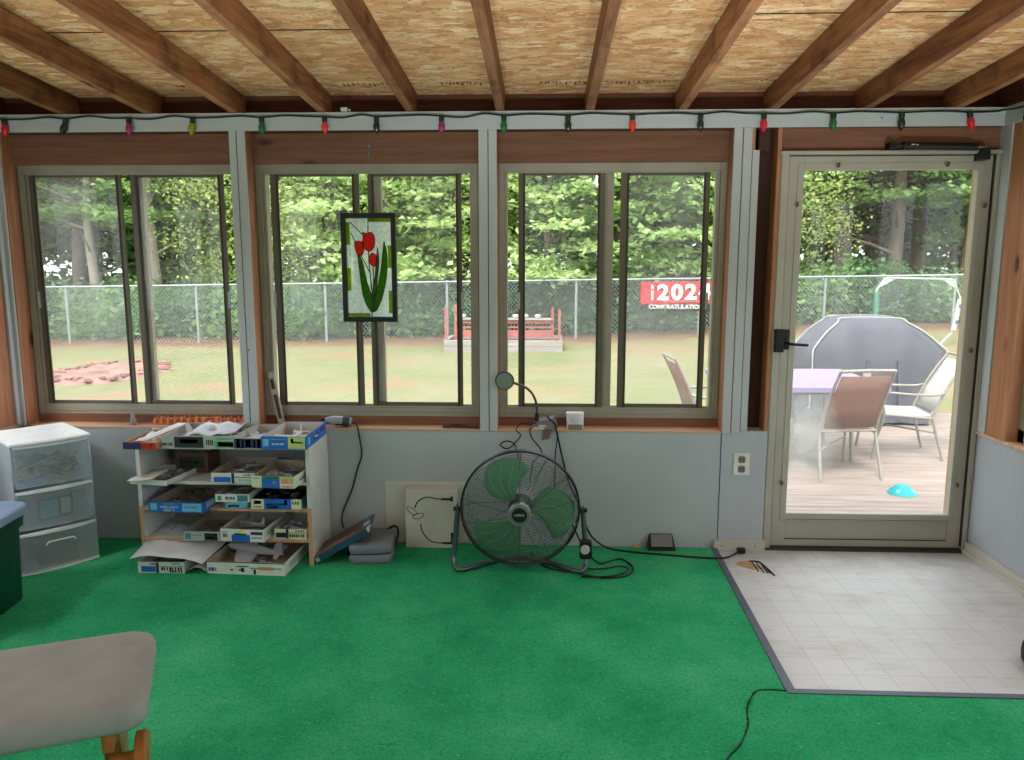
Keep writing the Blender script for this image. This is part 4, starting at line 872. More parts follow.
MB().tube(spline([(.06, .105, .085), (.095, .10, .102), (.112, .07, .088), (.108, .03, .05), (.104, .02, .03)], 5), .006, 6).build('strap', M_black, t, local=True, smooth=50)
rb = MB()
for k in range(3): rb.box(-.05+.04*k, -.046+.04*k, -.06, .04, .088, .090)
rb.build('ribs', plain('case_rib', (100, 106, 118), .5), t, local=True)

t = thing('goggle_box', 'white carton printed with black goggle straps leaning behind the fan', 'box', (-.53, -.04, .009))
MB().hexa([(-.648, -.075, .0095), (-.408, -.075, .0095), (-.408, -.012, .0095), (-.648, -.012, .0095)], [(-.646, -.070, .293), (-.402, -.070, .293), (-.402, -.010, .298), (-.646, -.010, .298)]).build('carton', plain('goggle_carton_white', (196, 192, 186), .5), t, bevel=.002)
gy = -.0755
pr = MB()
pr.tube(spline([(-.60, gy, .205), (-.585, gy, .237), (-.545, gy+.001, .258), (-.50, gy+.001, .252), (-.475, gy+.001, .249)], 6), .0026, 5)
pr.tube([(-.475, gy+.001, .249), (-.425, gy+.001, .249)], .0055, 6); pr.box(-.432, -.420, gy, gy+.003, .238, .262)
pr.tube(spline([(-.575, gy, .125), (-.565, gy, .085), (-.535, gy, .048), (-.50, gy, .036), (-.47, gy, .034)], 6), .0026, 5)
pr.tube([(-.47, gy, .034), (-.42, gy, .034)], .0055, 6); pr.box(-.432, -.42, gy-.001, gy+.002, .03, .085)
for c, a in (((-.615, .19), 50), ((-.585, .165), 110)):
    pr.tube([(c[0]+.012*math.cos(R(th))*math.cos(R(a))-.028*math.sin(R(th))*math.sin(R(a)), gy, c[1]+.012*math.cos(R(th))*math.sin(R(a))+.028*math.sin(R(th))*math.cos(R(a))) for th in range(0, 360, 24)], .0012, 4, closed=True)
pr.build('printed_picture', plain('print_black_ink', (20, 20, 22), .5), t)

# ------------------------------------------------------------------ floor fan
FX, FY, FZ = -.097, -.315, .287
t = thing('floor_fan', 'large round metal floor fan with pale green blades and black cage', 'fan', (FX, FY, .009))
M_wire = plain('fan_wire', (96, 100, 104), .28, .5); M_tube = plain('fan_tube_metal', (96, 102, 110), .3, .7)
RF = .258
def ring(mb, r, y, rr, n=56): mb.tube([(FX+r*math.cos(2*PI*k/n), y, FZ+r*math.sin(2*PI*k/n)) for k in range(n)], rr, 5, closed=True)
def dome(r, fr): 
    u = r/RF; return fr*(.075*math.sqrt(max(0, 1-u**3.2)))
fg = MB()
for k in range(34):
    r = .056 + (RF-.006-.056)*k/33; ring(fg, r, FY-.012-dome(r, 1), .0010)
for k in range(14):
    a = 2*PI*k/14+R(90); 
    fg.tube([(FX+r*math.cos(a), FY-.014-dome(r, 1), FZ+r*math.sin(a)) for r in (.05, .10, .15, .20, .235, .252, RF)], .0016, 5)
fg.build('front_grille', M_wire, t)
rg = MB()
for k in range(15):
    r = .075 + (RF-.006-.075)*k/14; ring(rg, r, FY+.012+dome(r, 1), .0012)
for k in range(12):
    a = 2*PI*k/12; rg.tube([(FX+r*math.cos(a), FY+.013+dome(r, 1), FZ+r*math.sin(a)) for r in (.06, .12, .18, .23, .25, RF)], .0017, 5)
rg.build('rear_grille', M_wire, t)
b = MB(); ring(b, RF, FY-.012, .005, 72); ring(b, RF, FY+.012, .005, 72)
n_ = 72
b.loft([[(FX+(RF+.003)*math.cos(2*PI*k/n_), yy, FZ+(RF+.003)*math.sin(2*PI*k/n_)) for k in range(n_)] for yy in (FY-.012, FY+.012)], cap=False)
b.build('rim_band', plain('fan_rim', (34, 38, 44), .4, .5), t, smooth=50)
Mf = T((FX, FY-.088, FZ)) @ Rot(R(90), 'X') @ Matrix.Scale(.9, 4)
cap = MB().lathe([(.058, -.016), (.058, -.006), (.055, .000), (.050, .002), (.048, .0)], 32, M=Mf).build('hub_ring', plain('hub_silver', (150, 156, 152), .35, .5), t, smooth=40)
MB().lathe([(.048, -.010), (.046, .002), (.036, .006), (.034, .0065), (.001, .0068)], 32, M=Mf).build('hub_cap', plain('hub_grey', (104, 112, 108), .4), cap, smooth=40)
MB().lathe([(.036, .004), (.036, .0075), (.033, .0085), (.001, .0086)], 32, M=Mf).text('LASKO', .0155, Mf @ T((0, 0, .0090)), 1).build('badge', [M_black, plain('badge_white', (210, 214, 214), .4)], cap)
MB().lathe([(.05, -.02), (.06, -.06), (.06, -.13), (.04, -.15)], 24, M=Mf @ T((0, 0, -.02))).build('motor', M_black, t, smooth=40)
M_blade = make_translucent('green_blade_plastic', (112, 186, 142), .18)
def blade(a0):
    # broad paddle: root at the hub, trailing tip swept; polar outline
    mb = MB(); rows = []
    nr, nt_ = 9, 9
    for i in range(nr):
        u = i/(nr-1); r = .04 + .198*u
        w = .34 + .34*math.sin(min(1, u*1.0)*PI*.75)
        c = .75*u*u - .15
        row = []
        for j in range(nt_):
            s_ = j/(nt_-1)-.5
            rr = r - .034*(abs(2*s_))**3*u + .030*s_*u
            a = a0 - c*.6 + s_*2*w*.86
            row.append((FX+rr*math.cos(a), FY-.012+.038*s_*(.6+.6*u)*1.2, FZ+rr*math.sin(a)))
        rows.append(row)
    vs = [p for r_ in rows for p in r_]; fs = [(i*nt_+j, i*nt_+j+1, (i+1)*nt_+j+1, (i+1)*nt_+j) for i in range(nr-1) for j in range(nt_-1)]
    mb.add(vs, fs)
    o = mb.build('blade', M_blade, t, smooth=60); sd = o.modifiers.new('thick', 'SOLIDIFY'); sd.thickness = .002
    rb = MB()
    for j in (2, 4, 6): rb.tube([(p[0], p[1]-.003, p[2]) for p in [rows[i][j] for i in range(2, nr-1)]], .0012, 4)
    rb.build('blade_rib', plain('blade_rib_pale', (150, 190, 166), .3), o)
for a in (127, 8, -119): blade(R(a))
fr = MB()
Lp = [(FX-RF-.016, FY, FZ-.02), (FX-RF-.018, FY, FZ-.03), (FX-RF-.030, FY-.012, .10), (FX-RF-.033, FY-.022, .055), (FX-RF-.022, FY-.038, .028), (FX-RF+.01, FY-.045, .0215), (FX-.16, FY+.03, .0215), (FX-.05, FY+.10, .0215), (FX+.02, FY+.115, .0215)]
Rp = [(2*FX-p[0], p[1], p[2]) for p in Lp[::-1]]
fr.tube(spline(Lp+Rp[1:], 6), .0115, 10)
fr.build('stand', M_tube, t, smooth=60)
for s in (-1, 1):
    MB().tube([(FX+s*(RF+.002), FY, FZ-.005), (FX+s*(RF+.034), FY, FZ-.005)], .010, 10).build('pivot_bolt', M_black, t, smooth=40)
    MB().box(FX+s*(RF+.017)-.004, FX+s*(RF+.017)+.004, FY-.012, FY+.012, FZ-.04, FZ+.018).build('pivot_bracket', M_tube, t, bevel=.002)
sx_ = FX+RF+.030
sw = MB().prism(rrect(sx_-.002, .120, .027, .040, .012, 4), FY-.058, FY-.022, 'y').build('switch_box', M_black, t, bevel=.003)
MB().lathe([(.020, 0), (.020, .008), (.017, .011), (.012, .010), (.001, .010)], 24, M=T((sx_-.006, FY-.058, .126)) @ Rot(R(90), 'X')).build('speed_knob', plain('knob_silver', (196, 198, 196), .35, .3), sw, smooth=40)
MB().tube(spline([(FX+.06, FY-.015+.10, FZ-.03), (FX+.12, FY+.10, FZ-.045), (FX+.20, FY+.09, FZ-.05), (FX+.235, FY+.05, .19), (sx_-.025, FY-.03, .15)], 5), .0035, 6).build('cable', cords, t, smooth=60)
cord([(sx_+.024, FY-.04, .105), (.22, -.30, .06), (.26, -.26, .018), (.30, -.225, .0135), (.356, -.19, .0135), (.395, -.25, .0135), (.401, -.309, .0135), (.37, -.375, .0135), (.30, -.405, .0135), (.24, -.40, .0135), (.15, -.36, .0135), (.02, -.30, .0135), (-.05, -.14, .0135)], 'black fan cord looped on the carpet right of the fan', .0045)
cord([(.19, -.335, .0225), (.27, -.33, .0225), (.335, -.30, .0225), (.375, -.32, .0225), (.36, -.37, .0225), (.28, -.415, .0225), (.17, -.40, .0135)], 'second turn of black cord inside the fan cord loop', .004)

# foot pedal by the wall
t = thing('foot_pedal', 'black wedge foot pedal on the carpet against the wall', 'foot pedal', (.561, -.05, .009))
MB().hexa([(.498, -.075, .0095), (.628, -.075, .0095), (.628, -.008, .0095), (.498, -.008, .0095)], [(.50, -.073, .022), (.626, -.073, .022), (.618, -.012, .075), (.508, -.012, .075)]).build('base', M_black, t, bevel=.004)
Mp = T((.563, -.045, .051)) @ Rot(R(41), 'X')
MB().box(-.05, .05, -.036, .030, .001, .005, 0, Mp).build('tread', plain('pedal_sheen_grey', (112, 116, 122), .3, .1), t, bevel=.002)  # grey in place of black puts the gloss reflection into the tread colour
tag(MB().add([(.43, -.03, .0095), (.47, -.028, .0095), (.468, -.012, .010), (.435, -.012, .010), (.45, -.02, .022), (.44, -.016, .018)], [(0, 1, 2, 3), (0, 1, 4), (1, 2, 4), (0, 4, 5), (0, 5, 3), (5, 4, 2), (5, 2, 3)]).build('dry_leaf', plain('dry_leaf_brown', (186, 130, 84), .8)), 'dry brown leaf scrap at the wall foot left of the pedal', 'leaf')
# object at the right edge
t = thing('exercise_weight', 'round black rubber disc at the right edge of the vinyl', 'weight', (1.72, -1.09, 0))
MB().lathe([(.05, 0.0), (.085, .004), (.098, .02), (.10, .045), (.098, .07), (.085, .088), (.05, .09)], 32, M=T((1.72, -1.09, .0005))).build('body', plain('black_rubber', (40, 40, 42), .6), t, smooth=40)
MB().lathe([(.035, .088), (.035, .096), (.02, .097)], 24, M=T((1.72, -1.09, .0005))).build('cap', M_steel, t, smooth=40)

# ------------------------------------------------------------------ padded ottoman in the foreground
ang = math.atan2(.13, .315)
ca = Vector((-1.15, -2.02, 0))
t = thing('glider_ottoman', 'grey cushioned glider footstool with varnished wood base in the foreground', 'footstool', (-1.160, -1.985, 0.0), R(23))
rings = []
hx, hy = .245, .195
for (ins, zv) in [(.05, .335), (.02, .338), (.004, .348), (0, .362), (0, .385), (.006, .402), (.022, .414), (.06, .420), (.12, .423), (.18, .424)]:
    rr = max(.012, .05-ins*.2); rings.append([(x, y, zv + (.004*math.sin(x*14)*math.cos(y*11) if zv > .4 else 0)) for x, y in rrect(0, 0, max(hx-ins, .03), max(hy-ins, .012), min(rr, max(hy-ins, .012)*.9), 5)])
m_cush, nt, o = newmat('grey_cushion_fabric'); p = principled(nt, o, .9, 0, .15); v = coords(nt)
c1 = ramp(nt, noise(nt, v, 4, 5), [(.3, lin((146, 146, 144))), (.7, lin((172, 171, 168)))])
c1 = mixc(nt, math_(nt, 'MULTIPLY', ramp_v(nt, noise(nt, v, 9, 3), .70, .76), .6), c1, lin((92, 88, 82)))
nt.links.new(c1, p.inputs['Base Color']); bump(nt, p, noise(nt, v, 260, 2), .25, .002)
MB().loft(rings).build('cushion', m_cush, t, local=True, smooth=60)
M_var = wood('varnished_wood', (128, 74, 34), (190, 122, 66), 1, .3)
for sx in (-1, 1):
    MB().box(sx*.16-.012, sx*.16+.012, -.15, .15, .28, .335).build('rail', M_var, t, local=True, bevel=.004)
    MB().hexa([(sx*.16-.018, -.05, .07), (sx*.16+.018, -.05, .07), (sx*.16+.018, .02, .07), (sx*.16-.018, .02, .07)], [(sx*.16-.018, -.10, .30), (sx*.16+.018, -.10, .30), (sx*.16+.018, .06, .30), (sx*.16-.018, .06, .30)]).build('upright', M_var, t, local=True, bevel=.004)
    MB().prism([(-.20, .0105), (-.18, .06), (.16, .06), (.19, .0105)], sx*.19-.014, sx*.19+.014, 'x').build('foot', M_var, t, local=True, bevel=.006)
    MB().prism([(.085*math.cos(R(a)), .215+.085*math.sin(R(a))) for a in range(0, 181, 15)], sx*.225-.012, sx*.225+.012, 'x', M=T((0, -.13, 0))).build('side_knob', M_var, t, local=True, bevel=.004)
    MB().tube([(sx*.16, -.13, .25), (sx*.24, -.13, .25)], .014, 10).build('dowel', M_var, t, local=True, smooth=40)
MB().box(-.19, .19, -.015, .015, .03, .055).box(-.16, .16, -.02, .02, .30, .33).build('stretcher', M_var, t, local=True, bevel=.004)

# ================================================================== OUTSIDE
ZD = -.42
def gz(x, y):
    far = np.interp(x, [-10.3, .7, 5.8, 8.5], [-.418, -.287, -.037, .03])
    s = min(1, max(0, (y-6)/6.8)); s = s*s*(3-2*s)
    return -.47 + (far+.47)*s
gx = list(np.linspace(-45, 45, 61)); gyv = list(np.linspace(.3, 60, 61))
mb = MB(); vs = [(x, y, gz(x, y)) for y in gyv for x in gx]; n = len(gx)
mb.add(vs, [(j*n+i, j*n+i+1, (j+1)*n+i+1, (j+1)*n+i) for j in range(len(gyv)-1) for i in range(n-1)])
mb.add([(-45, -25, -.47), (45, -25, -.47), (45, .3, -.47), (-45, .3, -.47)], [(0, 1, 2, 3)])
tag(mb.build('lawn', M_lawn, smooth=60), 'yellow green lawn with reddish bare patches and leaf litter by the fence', 'lawn', kind='structure')
# deck
mb = MB(); y = .18
while y < 5.55:
    mb.box(-.2, 5.9, y, y+.134, ZD-.03, ZD); y += .140
mb.box(-.2, 5.9, .18, 5.56, ZD-.20, ZD-.032)
m_deck, nt, o = newmat('weathered_deck'); p = principled(nt, o, .8, 0, .2)
c1 = ramp(nt, noise(nt, coords(nt, (1.2, 16, 4)), 2.0, 6), [(.3, lin((124, 110, 102))), (.7, lin((160, 150, 142)))])
c1 = mixc(nt, math_(nt, 'MULTIPLY', ramp_v(nt, noise(nt, coords(nt), 1.2, 4), .5, .7), .5), c1, lin((138, 120, 110)))
nt.links.new(c1, p.inputs['Base Color'])
S(mb.build('deck', m_deck, bevel=.003), 'weathered wooden deck outside the storm door', 'deck')

# chairs
M_cf = plain('champagne_chair_frame', (144, 139, 130), .4, .3)
def make_chair(name, label, sling, arms, loc, rz, lean=.10):
    r = thing(name, label, 'patio chair', loc, rz)
    for s in (-1, 1):
        x = .245*s
        MB().tube(spline([(x*1.08, -.30, 0), (x*1.0, -.20, .36), (x, -.215, .46), (x*.96, -.27-lean*.3, .70), (x*.92, -.30-lean, .93)], 6), .013, 8).build('rear_post', M_cf, r, local=True, smooth=60)
        MB().tube(spline([(x*1.08, .30, 0), (x, .25, .38), (x, .20, .405), (x, -.20, .38)], 6), .012, 8).build('front_leg', M_cf, r, local=True, smooth=60)
        if arms:
            MB().tube(spline([(x*1.02, .27, .20), (x*1.14, .23, .42), (x*1.16, .27, .56), (x*1.16, .21, .61), (x*1.16, .0, .60), (x*1.14, -.2, .60), (x*1.0, -.27, .62)], 6), .012, 8).build('arm', M_cf, r, local=True, smooth=60)
    MB().tube([(-.225, -.30-lean, .925), (0, -.305-lean, .93), (.225, -.30-lean, .925)], .014, 8).build('top_rail', M_cf, r, local=True, smooth=60)
    MB().tube([(-.245, -.205, .40), (.245, -.205, .40)], .011, 8).tube([(-.245, .22, .385), (.245, .22, .385)], .011, 8).build('seat_rail', M_cf, r, local=True, smooth=60)
    MB().tube([(-.25, -.23, .25), (.25, .25, .25)], .008, 6).build('brace', M_cf, r, local=True)
    g = [(-.218, .43, -.212), (-.226, .60, -.25-lean*.15), (-.218, .75, -.28-lean*.5), (-.21, .885, -.296-lean*.9)]
    mb = MB(); vs = []; nn = 7
    for (x0, zv, yv) in g:
        for k in range(nn): u = k/(nn-1); vs.append((x0*(1-2*u), yv-.018*math.sin(u*PI), zv))
    mb.add(vs, [(i*nn+k, i*nn+k+1, (i+1)*nn+k+1, (i+1)*nn+k) for i in range(3) for k in range(nn-1)])
    o = mb.build('back_sling', sling, r, local=True, smooth=60); o.modifiers.new('t', 'SOLIDIFY').thickness = .006
    MB().box(-.23, .23, -.19, .235, .395, .408).build('seat_sling', sling, r, local=True, bevel=.004)
    return r
M_slb = make_translucent('tan_sling_mesh', (158, 128, 114), .12, .7); M_slw = make_translucent('white_sling_mesh', (205, 204, 200), .08, .7)
c1 = make_chair('patio_chair', 'tan sling patio chair seen from behind at the deck table', M_slb, False, (2.47, 2.97, ZD), R(9), .14)
MB().box(-.03, .03, -.426, -.416, .865, .92).build('care_tag', plain('tag_white', (226, 224, 216)), c1, local=True)
make_chair('patio_chair', 'white sling armchair beside the covered grill', M_slw, True, (3.32, 3.66, ZD), R(84), .16)
make_chair('patio_chair', 'tan sling chair seen edge-on through the lamp window', M_slb, True, (1.55, 3.45, ZD), R(-85), .12)
# table
t = thing('patio_table', 'patio table under a lavender cloth behind the tan chair', 'table', (2.25, 3.6, ZD))
MB().prism(rrect(2.27, 3.57, .66, .58, .05, 4), .285, .300, 'z').prism(rrect(2.27, 3.57, .668, .588, .05, 4), .255, .303, 'z').build('tablecloth', plain('lavender_cloth', (134, 122, 166), .8, 0, .12, 5), t, bevel=.006)
MB().prism(rrect(2.27, 3.57, .64, .56, .05, 4), .235, .254, 'z').build('table_top', M_cf, t)
for (x, y) in [(1.75, 3.12), (2.76, 3.30), (1.75, 4.02), (2.76, 4.02)]:
    MB().tube([(x, y, ZD), (2.27+(x-2.27)*.92, 3.57+(y-3.57)*.92, .24)], .018, 8).build('leg', M_cf, t, smooth=40)
# grill cover
t = thing('covered_grill', 'barbecue grill under a grey fabric cover with pale piping', 'grill', (3.58, 5.2, ZD))
q = random.Random(5); rings = []; ph = [q.uniform(0, 6) for _ in range(6)]
for (cx, hx, hy, zv, wv) in [(3.55, .70, .33, ZD+.03, .030), (3.56, .71, .335, -.25, .024), (3.58, .725, .34, 0, .018), (3.60, .745, .345, .22, .012), (3.615, .765, .345, .39, .006), (3.60, .70, .33, .47, .005), (3.575, .56, .30, .60, .004), (3.555, .40, .25, .70, .003), (3.55, .31, .19, .745, .002), (3.55, .26, .13, .757, 0)]:
    ring_ = []
    base = rrect(0, 0, hx, hy, min(.09, hy*.5), 6)
    L_ = len(base); pts2 = []
    for i in range(L_):
        a, b = Vector((*base[i], 0)), Vector((*base[(i+1) % L_], 0)); k = max(1, int((b-a).length/.06))
        pts2 += [a.lerp(b, j/ k) for j in range(k)]
    ring_ = [tuple(p_) for p_ in pts2]; rings.append((cx, zv, wv, hx, hy))
NN = 96
def sup(cx, zv, wv, hx, hy):
    out = []
    for k in range(NN):
        a = 2*PI*k/NN; c_, s_ = math.cos(a), math.sin(a); e = .38
        x = hx*math.copysign(abs(c_)**e, c_); y = hy*math.copysign(abs(s_)**e, s_)
        wr = wv*(math.sin(a*9+ph[0])+.6*math.sin(a*17+ph[1]+zv*3)+.5*math.sin(a*5+ph[2]))
        out.append((cx+x+c_*wr, 5.2+y+s_*wr, zv + wv*.3*math.sin(a*7)))
    return out
cov = MB().loft([sup(*r_) for r_ in rings]).build('fabric_cover', plain('grey_cover_fabric', (86, 88, 96), .75, 0, .12, 4, .3, .2, 20), t, smooth=70)
for sy in (-1, 1):
    L_ = [(cx-.90*hx*1.03, 5.2+sy*.86*hy*1.05, zv) for cx, zv, wv, hx, hy in rings]; R_ = [(cx+.90*hx*1.03, 5.2+sy*.86*hy*1.05, zv) for cx, zv, wv, hx, hy in rings][::-1]
    MB().tube(spline(L_[:-1]+R_[1:], 4), .009, 6).build('piping', plain('pale_piping', (160, 160, 156), .6), cov, smooth=60)
MB().box(3.1, 4.1, 5.0, 5.4, ZD, ZD+.06).build('grill_base', M_black, t)
MB().tube(spline([(3.48, 4.845, .30), (3.46, 4.835, .0), (3.44, 4.825, -.3)], 5), .016, 6).tube(spline([(3.80, 4.845, .30), (3.82, 4.832, .0), (3.84, 4.825, -.3)], 5), .016, 6).build('fold', MATS['grey_cover_fabric'], cov, smooth=60)
# turquoise cone
t = thing('disc_cone', 'turquoise disc cone on the deck boards near the tan chair', 'disc cone', (2.78, 2.35, ZD))
MB().lathe([(.108, 0.0005), (.108, .004), (.085, .022), (.055, .056), (.040, .064), (.022, .066)], 32, M=T((2.78, 2.35, ZD))).build('disc', plain('turquoise_plastic', (10, 146, 156), .4), t, smooth=50)
ho = MB()
for k in range(4):
    a = R(45+90*k); ho.hexa([(2.78+.070*math.cos(a-.22), 2.35+.070*math.sin(a-.22), ZD+.0405), (2.78+.070*math.cos(a+.22), 2.35+.070*math.sin(a+.22), ZD+.0405), (2.78+.092*math.cos(a+.15), 2.35+.092*math.sin(a+.15), ZD+.0185), (2.78+.092*math.cos(a-.15), 2.35+.092*math.sin(a-.15), ZD+.0185)], [(2.78+.071*math.cos(a-.22), 2.35+.071*math.sin(a-.22), ZD+.043), (2.78+.071*math.cos(a+.22), 2.35+.071*math.sin(a+.22), ZD+.043), (2.78+.093*math.cos(a+.15), 2.35+.093*math.sin(a+.15), ZD+.021), (2.78+.093*math.cos(a-.15), 2.35+.093*math.sin(a-.15), ZD+.021)])
ho.build('cutout', plain('cutout_pale', (110, 176, 178), .5), t)

# fire ring mound
t = thing('brick_fire_ring', 'low ring of broken red bricks on the lawn at the left', 'fire ring', (-7.02, 8.62, -.44))
mm = MB(); NR = 40; rr_ = []
for (k, zv) in ((1.0, -.005), (.9, .03), (.72, .05), (.6, .035), (.3, .025), (.05, .025)):
    rr_.append([(-7.02+.90*k*math.cos(2*PI*i/NR)*(1+.08*math.sin(i*1.7)), 8.62+1.15*k*math.sin(2*PI*i/NR)*(1+.08*math.sin(i*2.3)), gz(-6.8, 8.9+k*math.sin(2*PI*i/NR))+zv+(.015*math.sin(i*3.1) if 0 < k < 1 else 0)) for i in range(NR)])
mm.loft(rr_).build('rubble_bed', plain('brick_rubble', (136, 108, 100), .9, 0, .3, 6), t, smooth=60)
q = random.Random(9)
M_brick = plain('red_brick', (140, 104, 97), .9, 0, .2, 8)
for k in range(34):
    a = 2*PI*k/34+q.uniform(-.08, .08); rd = q.uniform(.72, .95)
    x, y = -7.02+.90*rd*math.cos(a), 8.62+1.15*rd*math.sin(a)
    Mx = T((x, y, gz(x, y)+.06)) @ Euler((q.uniform(-.2, .2), q.uniform(-.2, .2), a+q.uniform(-.5, .5))).to_matrix().to_4x4()
    MB().box(-.09, .09, -.045, .045, -.024, .024, 0, Mx).build('brick', M_brick, t, bevel=.006)
# raised bed with red bench frame
t = thing('raised_garden_bed', 'grey timber raised bed with red post frame before the fence', 'raised bed', (-.75, 11.3, -.33))
gb = gz(-.7, 11.0)
M_tim = wood('grey_timber', (128, 122, 116), (160, 154, 148), 0); M_redp = plain('faded_red_paint', (150, 92, 88), .7, 0, .2, 7)
for k in range(2):
    MB().box(-1.87, .36, 10.92, 11.0, gb-.02+.12*k, gb+.098+.12*k).build('timber', M_tim, t, bevel=.008)
    MB().box(-1.87, .36, 11.9, 11.98, gb-.02+.12*k, gb+.098+.12*k).build('timber', M_tim, t, bevel=.008)
    for x in (-1.87, .28): MB().box(x, x+.08, 11.001, 11.899, gb-.02+.12*k, gb+.098+.12*k).build('timber', M_tim, t, bevel=.008)
MB().box(-1.79, .28, 11.0, 11.9, gb-.02, gb+.16).build('soil', plain('bed_soil', (100, 78, 66), .95, 0, .3, 12), t)
for (x, y, h_) in [(-1.84, 11.05, .82), (-1.66, 11.1, .88), (.17, 11.1, .83), (.30, 11.05, .80)]:
    MB().box(x-.025, x+.025, y-.02, y+.02, gb+.1, gb+h_).build('post', M_redp, t, bevel=.004)
for (a, b, yy) in ((.27, .40, 11.06), (.44, .47, 11.05), (.53, .585, 11.06)):
    MB().box(-1.64, .15, yy, yy+.02, gb+a, gb+b).build('rail', M_redp, t, bevel=.003)
MB().box(-1.66, .18, 11.03, 11.36, gb+.59, gb+.615).build('bench_top', M_tim, t, bevel=.003)
q = random.Random(3)
for k in range(7):
    x = -1.5+.24*k; MB().lathe([(.02, 0), (.05, .02), (.06, .06), (.03, .075)], 10, M=T((x+q.uniform(-.05, .05), 11.16, gb+.616))).build('cushion_roll', plain('pale_roll', (206, 200, 190), .8), t, smooth=60)

# chain-link fence
def ftop(x): return float(np.interp(x, [-25, -10.3, 8.5, 20], [.66, .807, 1.075, 1.18]))
FYY = 12.8
M_galv = plain('galvanised_steel', (150, 156, 158), .5, .1)
t = thing('chain_link_fence', 'grey chain-link fence along the back of the lawn', 'fence', (0, FYY, -.3))
MB().tube([(x, FYY, ftop(x)) for x in np.linspace(-20, 16, 19)], .022, 6).build('top_rail', M_galv, t, smooth=60)
k = 0
for x in [-18.8, -16.0, -13.1, -10.24, -7.40, -4.62, -2.03, .68, 3.24, 5.80, 8.42, 11.1, 13.8]:
    MB().tube([(x, FYY+.03, gz(x, FYY)-.05), (x, FYY+.03, ftop(x)+.03)], .028, 8).build('post', M_galv, t, smooth=60)
mb = MB(); pitch = .075
xs = np.arange(-20, 16, pitch)
for x in xs:
    for d in (1, -1):
        h_ = ftop(x)-gz(x, FYY); x2 = x+d*h_*.8
        if not -20 <= x2 <= 16: continue
        a = (x, gz(x, FYY)); b = (x2, ftop(x2)); w_ = .0030
        mb.add([(a[0]-w_, FYY-.01+.004*d, a[1]), (a[0]+w_, FYY-.01+.004*d, a[1]), (b[0]+w_, FYY-.01+.004*d, b[1]), (b[0]-w_, FYY-.01+.004*d, b[1]), (a[0], FYY-.005+.004*d, a[1]), (b[0], FYY-.005+.004*d, b[1])], [(0, 1, 2, 3), (1, 4, 5, 2), (4, 0, 3, 5)])
mb.build('chain_link_mesh', M_galv, t)
# banner
t = thing('graduation_banner', 'red and black congratulations banner tied on the fence', 'banner', (2.75, FYY-.05, .4))
by = FYY-.045; bx0, bx1 = 2.01, 3.80
def bz(x, v): return (.345 + (x-bx0)/(bx1-bx0)*.015) + v*((.925+(x-bx0)/(bx1-bx0)*.035)-(.345+(x-bx0)/(bx1-bx0)*.015))
def bant(mb, u0, u1, v0, v1, mi, dy=0.0):
    nn = 12; vs = []
    for k in range(nn+1):
        x = bx0+(bx1-bx0)*(u0+(u1-u0)*k/nn); yy = by+.012*math.sin(x*9)-dy
        vs += [(x, yy, bz(x, v0)), (x, yy, bz(x, v1)), (x, yy+.004, bz(x, v0)), (x, yy+.004, bz(x, v1))]
    fs = []
    for k in range(nn):
        a = 4*k; b = a+4; fs += [(a, b, b+1, a+1), (a+2, a+3, b+3, b+2), (a+1, b+1, b+3, a+3), (a, a+2, b+2, b)]
    mb.add(vs, fs, mi)
mb = MB(); bant(mb, 0, 1, .22, 1, 0); bant(mb, 0, 1, 0, .22, 1)
mb.build('cloth', [plain('banner_red', (170, 50, 54), .6, 0, .08), plain('banner_black', (40, 38, 42), .6)], t, smooth=60)
tx = MB()
Mt_ = lambda u, v: T((bx0+(bx1-bx0)*u, by-.018, bz(bx0+(bx1-bx0)*u, v))) @ Rot(R(90), 'X')
[tx.text(ch, .43, Mt_((.46+.285*k)/1.79, .60) @ Matrix.Diagonal((1.12, 1, 1, 1)), 0, .006, 'CENTER', .018) for k, ch in enumerate('2024')]
tx.text('CLASS OF', .075, Mt_(.24/1.79, .62) @ Rot(R(90), 'Z'), 0, .003, 'CENTER', .004)
tx.text('CONGRATULATIONS', .122, Mt_(.76/1.79, .11), 0, .004, 'CENTER', .004)
for k in range(14): tx.box(bx0+.45+.055*k, bx0+.49+.055*k, by-.02, by-.016, bz(3, .285), bz(3, .325), 1)
tx.build('lettering', [plain('banner_white', (196, 194, 192), .6), plain('banner_pink', (190, 130, 130), .6)], t)
tg = MB().tube([(bx0+.01, by-.004, .92), (bx0-.02, FYY, .96)], .005, 5).tube([(bx1-.01, by-.004, .95), (bx1+.02, FYY, 1.0)], .005, 5)
tg.build('tie', M_black, t)
# pop-up soccer goal
t = thing('soccer_goal', 'white framed pop-up soccer goal net behind the grill', 'soccer goal', (6.5, 10.4, -.2))
M_gw = plain('goal_white', (164, 172, 166), .6); M_gg = plain('goal_green_sleeve', (70, 122, 104), .6)
gl = [(5.86, 10.4, gz(5.9, 10.4)), (5.84, 10.4, .25), (5.82, 10.4, .80), (5.84, 10.4, .87), (5.96, 10.4, 1.055), (6.02, 10.4, 1.066), (6.5, 10.4, 1.055), (7.06, 10.4, 1.042), (7.14, 10.4, 1.03), (7.20, 10.4, .88), (7.28, 10.4, .72), (7.20, 10.4, .13), (7.02, 10.4, -.06), (6.96, 10.38, -.24)]
MB().tube(gl, .017, 8).build('frame', M_gw, t, smooth=30)
MB().tube([(5.845, 10.39, .22), (5.83, 10.39, .82)], .045, 10).build('sleeve', M_gg, t, smooth=40)
sl = MB().tube([(7.20, 10.39, .15), (7.27, 10.39, .70)], .045, 10).build('sleeve', plain('goal_pale_sleeve', (164, 172, 166), .6), t, smooth=40)
